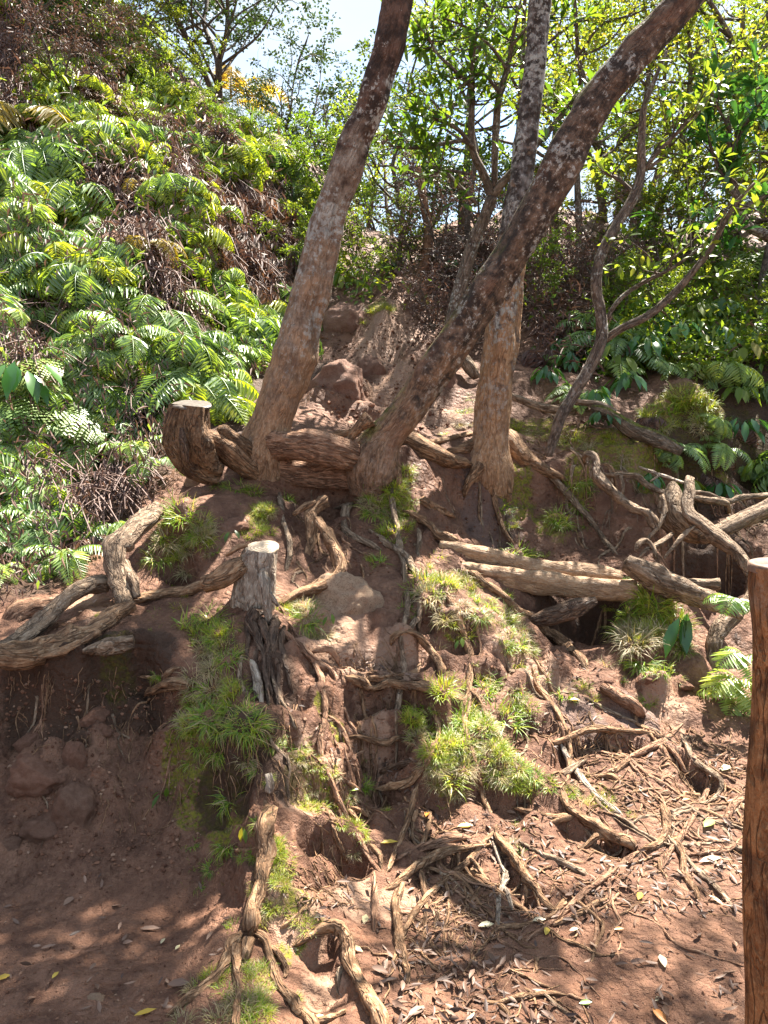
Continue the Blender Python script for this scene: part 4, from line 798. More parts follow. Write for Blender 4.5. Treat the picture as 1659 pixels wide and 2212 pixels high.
tipsB = shade_tips([(1060,1990),(1300,1960),(1320,2080),(1230,2130),(1080,2110)], 3, 5.0, 5.6, 5)+shade_tips([(1380,2100),(1660,2090),(1700,2330),(1250,2330)], 6, 5.0, 5.8, 6)+shade_tips([(1450,1920),(1600,1940),(1560,2000),(1430,1990)], 1, 5, 5.5, 7)
tipsC = shade_tips([(700,700),(930,700),(960,920),(700,920)], 7, 6.8, 7.6, 8)
tipsB += shade_tips([(1110,1030),(1370,1050),(1360,1200),(1130,1190)], 12, 5.6, 6.8, 9)+shade_tips([(1110,850),(1340,880),(1330,1000),(1120,1000)], 12, 6.0, 7.2, 10)
for tr, Cx, tips, m, sd in ((t1, C1, tipsC, 'trunk_a', 21), (t2, C2, tipsA, 'trunk_b', 22), (t3, C3, tipsB, 'trunk_c', 23)):
    limbs(tr, M[m], Cx[-2], .016, tips[::max(1, len(tips)//(5 if tr is t2 else 3))], sd)
    crown('crown', M['shrub'], tips, tr, 46, .24, .085, sd)

# ------------------------------------------------------------------ branching plants
def grow(seed, height, limbs_n, spread, leafL, leafW, per, mat_leaf, mat_bark, start=.35, r0=.03, clump=.12, wig=.12, multi=1, flat=.6, tips_n=4, segs=1, droop=0.0, upk=.5):
    """-> (trunk mesh, crown mesh): a small wiry tree or shrub standing at the origin"""
    r = np.random.default_rng(seed); tb = MB(); lb = MB()
    for mm in range(multi):
        lean = r.normal(0, .16*(1+.9*(multi > 1)), 2); k = 7
        ts = np.linspace(0, 1, k)
        ax = np.stack([lean[0]*ts**1.3*height + r.normal(0, wig*.35, k)*height*ts*.35, lean[1]*ts**1.3*height + r.normal(0, wig*.35, k)*height*ts*.35, ts*height*r.uniform(.8, 1)], 1)
        S = crom(ax, height/16); tube(tb, S, np.linspace(r0, r0*.3, len(S)), sides=7, lump=.2, seed=seed)
        for q in range(limbs_n):
            f = start+(1-start)*(q+.5)/limbs_n; b = S[int(f*(len(S)-1))]; az = r.uniform(0, 2*PI)+q*2.4
            Lm = spread*(1.15-.6*f)*r.uniform(.7, 1.2); d = np.array([math.cos(az), math.sin(az), upk*r.uniform(.4, 1.5)])
            e = b+d*Lm; e = e+np.array([0,0,-droop*Lm])
            S2 = crom(np.stack([b, b+(e-b)*.35+r.normal(0, .07, 3)*Lm, b+(e-b)*.7+r.normal(0,.09,3)*Lm+np.array([0,0,.06*Lm]), e]), Lm/8)
            tube(tb, S2, np.linspace(r0*.42*(1.2-.7*f)+.003, .003, len(S2)), sides=5, lump=.2, seed=seed+q)
            tips = [e]
            for w in range(tips_n):
                b3 = S2[int(r.uniform(.35, .98)*(len(S2)-1))]; d3 = norm(d*np.array([1,1,.3])+r.normal(0,.75,3)+np.array([0,0,.45*upk*2])); e3 = b3+d3*Lm*r.uniform(.18, .45)
                S3 = crom(np.stack([b3, (b3+e3)/2+r.normal(0,.04,3)*Lm, e3]), Lm/9); tube(tb, S3, np.linspace(.0042, .0018, len(S3)), sides=4, lump=0, seed=seed)
                tips.append(e3)
            for c in tips:
                nl = int(per*r.uniform(.6, 1.35)); g = r.normal(size=(nl,3)); g = norm(g)*(r.random((nl,1))**.6)*clump*r.uniform(.6,1.3)*np.array([1,1,flat])
                D = norm(g+r.normal(0,.05,(nl,3))+np.array([0,0,.03-.06*(droop > 0)])); Nn = norm(r.normal(0,.55,(nl,3))+np.array([0,0,1]))
                leaves(lb, c+g*.8, D, Nn, leafL*r.uniform(.65,1.25,nl), leafW*r.uniform(.8,1.2,nl), np.clip(r.normal(r.uniform(.25,.75),.2,nl),0,1), fold=.18, curl=.15, segs=segs)
    return tb.build('trunk', M[mat_bark]), lb.build('crown', M[mat_leaf])
def plant(name, protos, loc, sc, rz, label, cat, group=None, tilt=(0,0)):
    e = empty(name, loc, label, cat, group, (tilt[0], tilt[1], rz), sc)
    for nm, me in zip(('trunk', 'crown'), protos): link(nm, me, e)
    return e
def gz(x, y, d=.03): return (x, y, float(H(x, y))-d)
def at(u, v): return hit(u, v)

SH = [grow(100, 1.5, 9, .75, .060, .032, 26, 'shrub', 'twig', .2, .022, .15, multi=2),
      grow(101, 1.3, 8, .75, .055, .034, 28, 'shrub_yel', 'twig', .2, .02, .15, multi=2),
      grow(102, 1.6, 10, .7, .062, .030, 26, 'shrub_yel', 'twig', .25, .024, .16, multi=2),
      grow(103, 1.4, 8, .7, .05, .03, 28, 'shrub_dark', 'twig', .2, .02, .15, multi=2),
      grow(104, 1.3, 9, .75, .055, .016, 20, 'brush', 'twig', .12, .016, .16, multi=3, droop=.3)]
TR = [grow(200, 3.6, 12, 1.35, .058, .030, 36, 'shrub_yel', 'twig', .35, .055, .24, wig=.16, tips_n=5),
      grow(201, 3.9, 13, 1.30, .058, .030, 34, 'shrub', 'twig', .38, .06, .24, wig=.16, tips_n=5),
      grow(202, 3.4, 11, 1.25, .058, .030, 38, 'shrub_yel', 'twig', .3, .05, .24, multi=2, wig=.2, tips_n=4),
      grow(203, 4.0, 14, 1.3, .054, .027, 24, 'shrub_yel', 'twig', .30, .045, .20, wig=.24, tips_n=7)]
# wiry flat-topped ridge trees; each clump of leaves sits on the end of a bare twig
RG = [grow(300, 3.4, 12, 1.4, .08, .05, 22, 'shrub_dark', 'twig', .42, .05, .26, wig=.22, tips_n=6, upk=.75, flat=.5),
      grow(301, 3.0, 8, 1.2, .08, .05, 18, 'shrub_dark', 'twig', .5, .04, .22, wig=.24, tips_n=5, upk=.8, flat=.5),
      grow(302, 4.6, 13, 2.3, .10, .065, 34, 'shrub_dark', 'twig', .18, .10, .32, wig=.34, tips_n=7, upk=.75, flat=.6, multi=3)]

def skyline(u, v, Y): p = P(u, v, Y); return (p[0], p[1], p[2])
# ---- ridge trees at the top left (u, v of foot, distance, scale, proto)
for u, v, Y, sc, k, rz, lab in [
   (475,250,12.0,.56,2,.4,'big dark many-limbed tree on the skyline at the top left'),
   (592,330,13.0,.70,1,1.0,'small wiry flat-topped tree just right of the big dark skyline tree'),
   (655,400,13.5,.80,1,2.6,'thin-stemmed ridge tree standing against the cloud left of the leaning trunk'),
   (725,420,14.0,.85,0,4.0,'feathery ridge tree half hidden by the leaning trunk'),
   (560,345,12.2,.40,0,5.0,'low round-headed shrub tree under the small wiry ridge tree'),
   (600,380,12.0,.42,1,.2,'yellowish low tree at the brow of the fern bank'),
   (690,470,12.0,.62,0,3.2,'dark green tree at the brow beside the leaning trunk'),
   (785,560,12.5,.85,0,2.2,'wispy pale tree at the end of the gully between the leaning trunks')]:
    p = skyline(u, v, Y); z = min(p[2], float(H(p[0], p[1]))+.15)
    plant('ridge_tree', RG[k], (p[0], p[1], z-.05), sc*(1+max(0, p[2]-z)*.12), rz, lab, 'tree', 'trees on the skyline')

# ---- the thicket on the right: trees and shrubs at (x, y)
THK = [(1.0,10.5,0,1.05,'leafy thicket tree behind the gully between the two leaning trunks'),(2.0,9.5,1,1.0,'thicket tree directly behind the upright tan trunk'),(3.0,9.2,2,1.05,'bright yellow-green thicket tree right of the upright tan trunk'),
       (4.2,9.6,0,1.1,'yellow-green thicket tree at the right behind the sinuous thin tree'),(5.4,9.4,1,1.05,'dense thicket tree near the right edge of the picture'),(4.0,12.2,3,1.15,'tall airy thicket tree far back on the right'),
       (6.0,12.0,2,1.2,'back-row bright tree at the far right'),(.2,13.0,2,.9,'pale green tree closing the end of the gully'),(-.5,14.5,3,.8,'slim distant tree left of the gully head'),
       (5.2,15.0,0,1.2,'far tree in the back right of the thicket'),(7.4,14.5,1,1.2,'far tree beyond the right edge of the thicket'),(4.7,7.9,2,.85,'near bright tree by the right edge above the broad leaved plants'),(3.6,7.6,0,.7,'young yellow-green tree behind the mossy mound')]
THK += [(.9,8.6,3,.85,'airy small tree rising between the slanting tree and the forked tree'),(1.45,9.0,1,.85,'leafy tree right behind the crossing of the trunks'),(2.0,8.3,3,.9,'airy tree just right of the upright tan trunk'),(2.7,8.6,0,.9,'yellow-green tree between tan trunk and sinuous thin tree'),(.2,9.6,3,.85,'thin airy tree above the gully between the leaning trunks'),
        (3.4,8.9,3,.95,'airy tree behind the branches of the sinuous thin tree'),(4.4,8.4,2,.95,'bright tree at the right behind the rosette branch tree'),(3.0,11.0,1,1.05,'back tree in the heart of the right thicket'),(5.0,10.6,3,1.1,'airy back tree near the right edge')]
for q, (x, y, k, sc, lab) in enumerate(THK):
    plant('thicket_tree', TR[k], gz(x, y), sc, q*1.7, lab, 'tree', 'trees of the right thicket')
SHR = [(2.1,7.7,4,.6,'brown dead brush heaped right of the upright tan trunk'),(1.75,7.4,4,.7,'brown dead brush just behind the upright tan trunk'),(2.8,7.9,0,.7,'dark green shrub left of the sinuous thin tree'),(.62,8.3,4,.95,'purple-brown dead bush behind the crossing of the slanting tree'),(1.05,8.9,3,.9,'tall dark bush between slanting and upright trunks'),(.95,7.7,4,.7,'low dead brush on the hump right of the gully'),
       (.15,10.0,1,.75,'bright low shrub at the gully head'),(.55,10.4,0,.9,'leafy shrub right of the gully head'),(-.5,10.3,0,.8,'green shrub left of the gully head'),(-.85,9.6,1,.7,'yellow-green shrub on the left lip of the gully'),(-.1,11.6,3,1.0,'dark shrub behind the gully head'),
       (3.2,8.4,1,.8,'bright shrub behind the sinuous thin tree'),(3.9,8.7,2,.8,'tall bright shrub right of the sinuous thin tree'),(4.6,8.8,0,.85,'green shrub in the right thicket above the broad leaves'),(5.2,8.0,2,.9,'bright shrub at the right edge'),(3.0,10.6,0,1.0,'mid-green shrub deep in the right thicket'),
       (1.6,9.0,0,.8,'green shrub peeping past the upright trunk'),(2.3,8.8,1,.75,'yellow-green shrub over the brown brush'),(4.0,6.9,3,.55,'dark shrub behind the mossy mound'),(4.4,6.2,0,.5,'small shrub at the right edge beside the mossy mound'),(3.4,7.0,1,.45,'small bright shrub behind the broad leaved plants'),(3.9,10.6,2,1.1,'tall bright shrub of the back row'),(5.4,10.8,1,1.1,'bright shrub of the back row near the right edge')]
SHR += [(.45,7.3,4,.5,'low dead brush on the right lip of the gully'),(.75,7.0,4,.5,'dead brush behind the foot of the slanting tree'),(1.35,7.1,0,.45,'low green bush left of the upright tan trunk'),(2.0,6.8,0,.4,'small green bush right beside the upright tan trunk'),(2.45,6.9,1,.45,'bright low bush left of the thin tree foot'),(-.75,8.3,1,.5,'bright small shrub on the left lip of the gully path'),(-.55,8.8,2,.5,'yellow-green shrub over the gully boulder'),(.35,8.9,0,.5,'green low shrub right at the top of the gully path'),(-.25,9.4,1,.5,'bright low shrub closing the gully path')]
for q, (x, y, k, sc, lab) in enumerate(SHR):
    plant('shrub', SH[k], gz(x, y), sc, q*2.3, lab, 'shrub', 'shrubs of the gully and right thicket')
# ---- shrubs on the upper left slope
for q, (u, v, k, sc, lab) in enumerate([(345,110,0,0.52,'dark green shrub on the brow under the left limbs of the skyline tree'),(395,170,1,0.45,'yellowish shrub between the brow and the skyline tree foot'),(540,300,3,0.42,'dark shrub right below the skyline tree'),(600,350,0,0.42,'green shrub overhanging the brow near the leaning trunk'),(40,120,3,1.06,'dark shrub in the top left corner'),(130,200,4,0.85,'brown hanging dead brush near the top left corner'),(210,150,4,0.80,'brown dead brush right of the corner shrub'),(70,60,1,1.06,'yellow-green shrub at the very top left'),(300,190,1,0.54,'yellow-green shrub on the brow left of the skyline tree'),(360,230,1,0.41,'bright shrub under the big skyline tree'),
      (420,270,2,0.34,'yellow shrub right under the skyline tree'),(250,250,1,0.29,'bright shrub on the upper left slope'),(330,300,4,0.29,'reddish-brown dead brush below the bright shrubs'),(500,310,0,0.29,'green shrub on the brow right of the skyline tree'),(560,360,1,0.29,'yellow-green shrub at the falling brow'),(640,400,0,0.42,'green shrub at the low end of the brow'),
      (690,480,1,0.42,'yellow-green shrub beside the leaning trunk'),(620,450,3,0.27,'dark shrub over the shaded hollow of the bank'),(100,10,1,1.18,'tall yellow shrub at the top edge left'),(220,40,2,1.18,'tall bright shrub at the top edge'),(300,90,2,0.61,'bright shrub left of the skyline tree limbs')]):
    p = at(u, v); plant('bank_shrub', SH[k], (p[0], p[1], p[2]-.1), sc, q*1.9, lab, 'shrub', 'shrubs on the upper left slope')

# ---- thin dark trees hand-drawn in front of the thicket
def thin_tree(label, mat, strands, tipsets, leafL, leafW, mat_leaf, n=8, clump=.07, segs=2, foot=None):
    C0, _ = trace(*strands[0]); f = C0[0] if foot is None else np.asarray(foot)
    e = empty('thin_tree', f, label, 'tree')
    tb = MB(); r = np.random.default_rng(int(abs(f[0])*977) % 9973); tips = []
    for q, (pix, Yv) in enumerate(strands):
        C, R = trace(pix, Yv, step=10); tube(tb, C, R, sides=9, lump=.16, seed=q+3, groove=.1)
        if q: tips.append(C[-1])
        if R[-1] < .03:
            for w in range(7 if q else 4):
                i = int(r.uniform(.45, .98)*(len(C)-1)); d = norm(C[-1]-C[max(0, len(C)-6)])*.5+r.normal(0,.6,3)+np.array([0,0,.35]); e2 = C[i]+d*r.uniform(.12,.38)
                S = crom(np.stack([C[i], (C[i]+e2)/2+r.normal(0,.025,3), e2]), .03); tube(tb, S, np.linspace(min(R[i]*.6,.006), .0016, len(S)), sides=5, lump=.1)
                tips.append(e2); tips.append(S[len(S)//2])
    tips += [P(*t) for t in tipsets]
    link('trunk', tb.build('trunk', M[mat], f), e)
    lb = MB()
    for c in tips:
        nl = max(3, int(r.poisson(n))); g = r.normal(size=(nl,3)); D = norm(g+np.array([0,0,.55])); Nn = norm(r.normal(0,.4,(nl,3))+np.array([0,-.2,1]))
        leaves(lb, c+g*clump*.25, D, Nn, leafL*r.uniform(.6,1.2,nl), leafW, np.clip(r.normal(.5,.28,nl),0,1), fold=.15, curl=.2, segs=segs)
    link('crown', lb.build('crown', M[mat_leaf], f), e)
    return e
thin_tree('sinuous thin dark tree curving up right of the tan trunk', 'twig',
  [([(1184,985,20),(1195,950,22),(1212,900,25),(1238,855,26),(1270,800,27),(1298,735,26),(1298,680,24),(1288,620,24),(1296,560,23),(1330,490,23),(1368,425,22),(1384,370,20),(1386,300,17),(1392,230,14),(1415,170,10),(1440,110,6)], [5.05,5.05,5.1,5.2,5.2]),
   ([(1305,735,16),(1345,708,18),(1400,682,18),(1450,640,16),(1495,590,15),(1530,545,14),(1560,490,12),(1590,440,9),(1630,395,6)], [5.2,5.1,5.0,4.9]),
   ([(1310,690,10),(1340,645,10),(1390,610,9),(1450,580,8),(1520,530,6)], [5.2,5.2,5.1]),
   ([(1388,372,10),(1420,330,9),(1470,280,7),(1510,240,4)], [5.2,5.1]), ([(1372,420,10),(1340,390,8),(1300,370,6)], [5.2,5.3]), ([(1400,365,8),(1440,330,7),(1450,290,5)], [5.2,5.2])],
  [], .07, .03, 'shrub_yel', n=6)
thin_tree('small forked tree behind the crossing trunks with dark twigs of narrow leaves', 'twig',
  [([(968,760,34),(978,690,32),(992,630,30),(1016,545,30),(1042,480,28),(1062,425,26)], [6.3,6.2]),
   ([(1062,425,20),(1045,375,18),(1022,330,17),(1018,270,15),(1020,200,13),(1022,130,10),(1030,60,6)], [6.2,6.1,6.0]),
   ([(1062,425,20),(1090,390,18),(1130,350,17),(1160,310,15),(1200,265,12),(1240,215,9),(1290,170,6)], [6.2,6.1,6.0]),
   ([(1070,410,14),(1068,350,15),(1072,280,16),(1078,210,15),(1098,140,12),(1110,70,8),(1125,0,5)], [6.2,6.1,6.0]),
   ([(1022,320,10),(990,280,9),(950,260,8),(910,250,5)], [6.1,6.0]), ([(1018,300,9),(960,310,8),(900,320,7),(840,315,5)], [6.1,6.0]), ([(1020,190,9),(980,150,8),(940,110,6),(920,60,4)], [6.0,5.9]),
   ([(1095,150,8),(1060,100,7),(1010,60,5),(960,40,4)], [6.0,5.9]), ([(1080,200,8),(1040,160,7),(990,190,5)], [6.0,5.9]), ([(1105,100,7),(1150,50,6),(1200,30,4)], [6.0,5.9]), ([(1150,320,8),(1180,340,7),(1215,330,5)], [6.0,6.0]), ([(1030,440,9),(990,400,8),(960,370,6),(930,380,4)], [6.1,6.0])],
  [(1150,150,5.9),(1120,360,6),(1130,250,5.9),(1135,140,5.9),(960,180,5.9),(930,150,5.9),(1090,330,6)], .11, .034, 'shrub', n=7)
thin_tree('dark twisting branch tree at the right edge with large glossy leaf rosettes', 'twig',
  [([(1720,540,22),(1659,510,22),(1620,490,20),(1600,460,18),(1590,420,15),(1580,360,14),(1575,300,12),(1575,250,8)], [6.6,6.5,6.4]),
   ([(1598,450,12),(1640,430,11),(1690,400,9)], [6.45,6.4]), ([(1592,430,10),(1560,380,10),(1540,330,8),(1530,300,6)], [6.45,6.4]), ([(1578,330,8),(1610,270,8),(1640,220,6)], [6.4,6.4]), ([(1576,280,7),(1550,230,6),(1530,190,4)], [6.4,6.3]), ([(1618,488,9),(1570,500,7),(1540,490,4)], [6.5,6.5])],
  [(1560,190,6.3),(1590,170,6.3),(1610,200,6.3),(1640,190,6.3)], .17, .05, 'broad', n=5)
thin_tree('bare grey dead trunk far in the thicket right of the slanting tree', 'pale_wood', [([(1362,560,22),(1368,500,20),(1376,430,18),(1384,360,14)], [8.2,8.3]), ([(1370,480,8),(1350,440,6),(1330,420,4)], [8.2,8.2])], [], .07, .03, 'shrub_yel', n=3)
thin_tree('dark curved trunk rooted on the right lip of the gully', 'root_red', [([(850,655,22),(880,645,26),(905,610,26),(920,565,24),(925,500,22),(915,430,18),(905,360,14)], [8.8,8.7,8.7]), ([(850,655,14),(830,662,10),(800,660,6)], [8.7,8.6])], [], .07, .03, 'shrub', n=4)

# ------------------------------------------------------------------ boulders
def rock_mesh(seed, mat, facets=7, amp=.20):
    import bmesh
    bm = bmesh.new(); bmesh.ops.create_icosphere(bm, subdivisions=5, radius=1)
    v = np.array([q.co[:] for q in bm.verts]); r = np.random.default_rng(seed)
    for _ in range(facets):                     # flatten facets
        d = norm(r.normal(size=3)); h = r.uniform(.55, .9); s = v@d; v = v - d*np.clip(s-h, 0, None)[:,None]*.85
    nz = fbm(v[:,0]*1.6+seed, v[:,1]*1.6, v[:,2]*1.6, s=seed, o=5, g=.55); v = v*(1+amp*nz)[:,None]
    for q, c in zip(bm.verts, v): q.co = c
    me = bpy.data.meshes.new('boulder'); bm.to_mesh(me); bm.free()
    me.polygons.foreach_set('use_smooth', [True]*len(me.polygons)); me.materials.append(mat); return me
for q, (u, v, w, h, dep, m, dz, lab) in enumerate([
   (742,1340,170,190,.75,'stone_pale',.0,'pale pitted boulder in the middle, lit in a wedge of sun'),
   (75,1675,120,84,.4,'stone_red',.0,'flat-fronted red stone bedded in the left earth wall'),
   (150,1755,110,120,.4,'stone_grey',.0,'grey rounded stone low in the earth wall'),(95,1790,100,80,.4,'stone_grey',.0,'grey stone at the foot of the wall by the left edge'),
   (160,1640,52,70,.4,'stone_red',.0,'small upright red stone wedged above the grey stone'),(62,1605,46,40,.4,'stone_red',.0,'small tan stone above the flat-fronted red stone'),
   (207,1553,62,54,.4,'stone_red',.0,'angular red stone high in the earth wall'),(220,1580,44,30,.4,'stone_red',.0,'little stone under the angular red stone'),(20,1830,50,40,.4,'stone_grey',.0,'small grey stone at the left edge by the mud'),
   (205,1855,34,26,.5,'stone_grey',.0,'pebble-sized stone at the foot of the wall'),
   (745,722,120,120,.5,'stone_gully',-.02,'brown boulder on the left side of the gully path'),(718,840,130,130,.5,'stone_gully',-.02,'worn boulder in the gully behind the leaning trunk'),(800,822,80,110,.5,'stone_gully',-.03,'worn boulder in the middle of the gully path'),
   (945,840,80,120,.5,'stone_gully',-.02,'worn rock face right of the gully under the slanting tree'),
   (540,800,70,50,.5,'stone_red',.0,'reddish earth-stained stone at the foot of the fern bank'),(430,1045,60,50,.5,'stone_pale',.0,'pale lump of rock under the dark cut stump'),
   (510,1140,90,40,.4,'stone_red',.0,'reddish stone step left of the yellow grass'),
   (994,932,28,22,.7,'stone_pale',.0,'small rounded pale stone beside the upright trunk foot'),(1192,1877,32,18,.5,'stone_red',.01,'small round flat stone at the end of the long thin root'),
   (210,2162,44,22,.4,'stone_pale',.0,'flat pale stone half sunk in the mud at the bottom left'),(1300,2108,24,12,.5,'stone_red',.0,'little reddish pebble on the bare mud'),(1410,1470,40,24,.5,'stone_red',.0,'clod of red earth on the right step'),(1470,1475,50,24,.5,'stone_red',.0,'flat reddish stone on the right step'),(1310,1480,40,30,.5,'stone_red',.0,'red clod in the muddy hollow under the logs')]):
    p = at(u, v); sw, sh = px(w/2, p), px(h/2, p); N_ = gnorm(p, .06)
    d = norm(p-CAM); c = p + d*sw*dep*(1.5 if q == 0 else 1.2 if m != 'stone_gully' else 1.75)
    me = rock_mesh(500+q, M[m], 5 if q == 0 else 7, .14 if q == 0 else .18); o = link('boulder', me, None, c+np.array([0,0,dz]), (random.uniform(-.2,.2), random.uniform(-.2,.2), random.uniform(-.5,.5)), (sw*1.15, sw*.9, sh*1.15))
    tag(o, lab, 'stone', 'stones in the earth and gully')

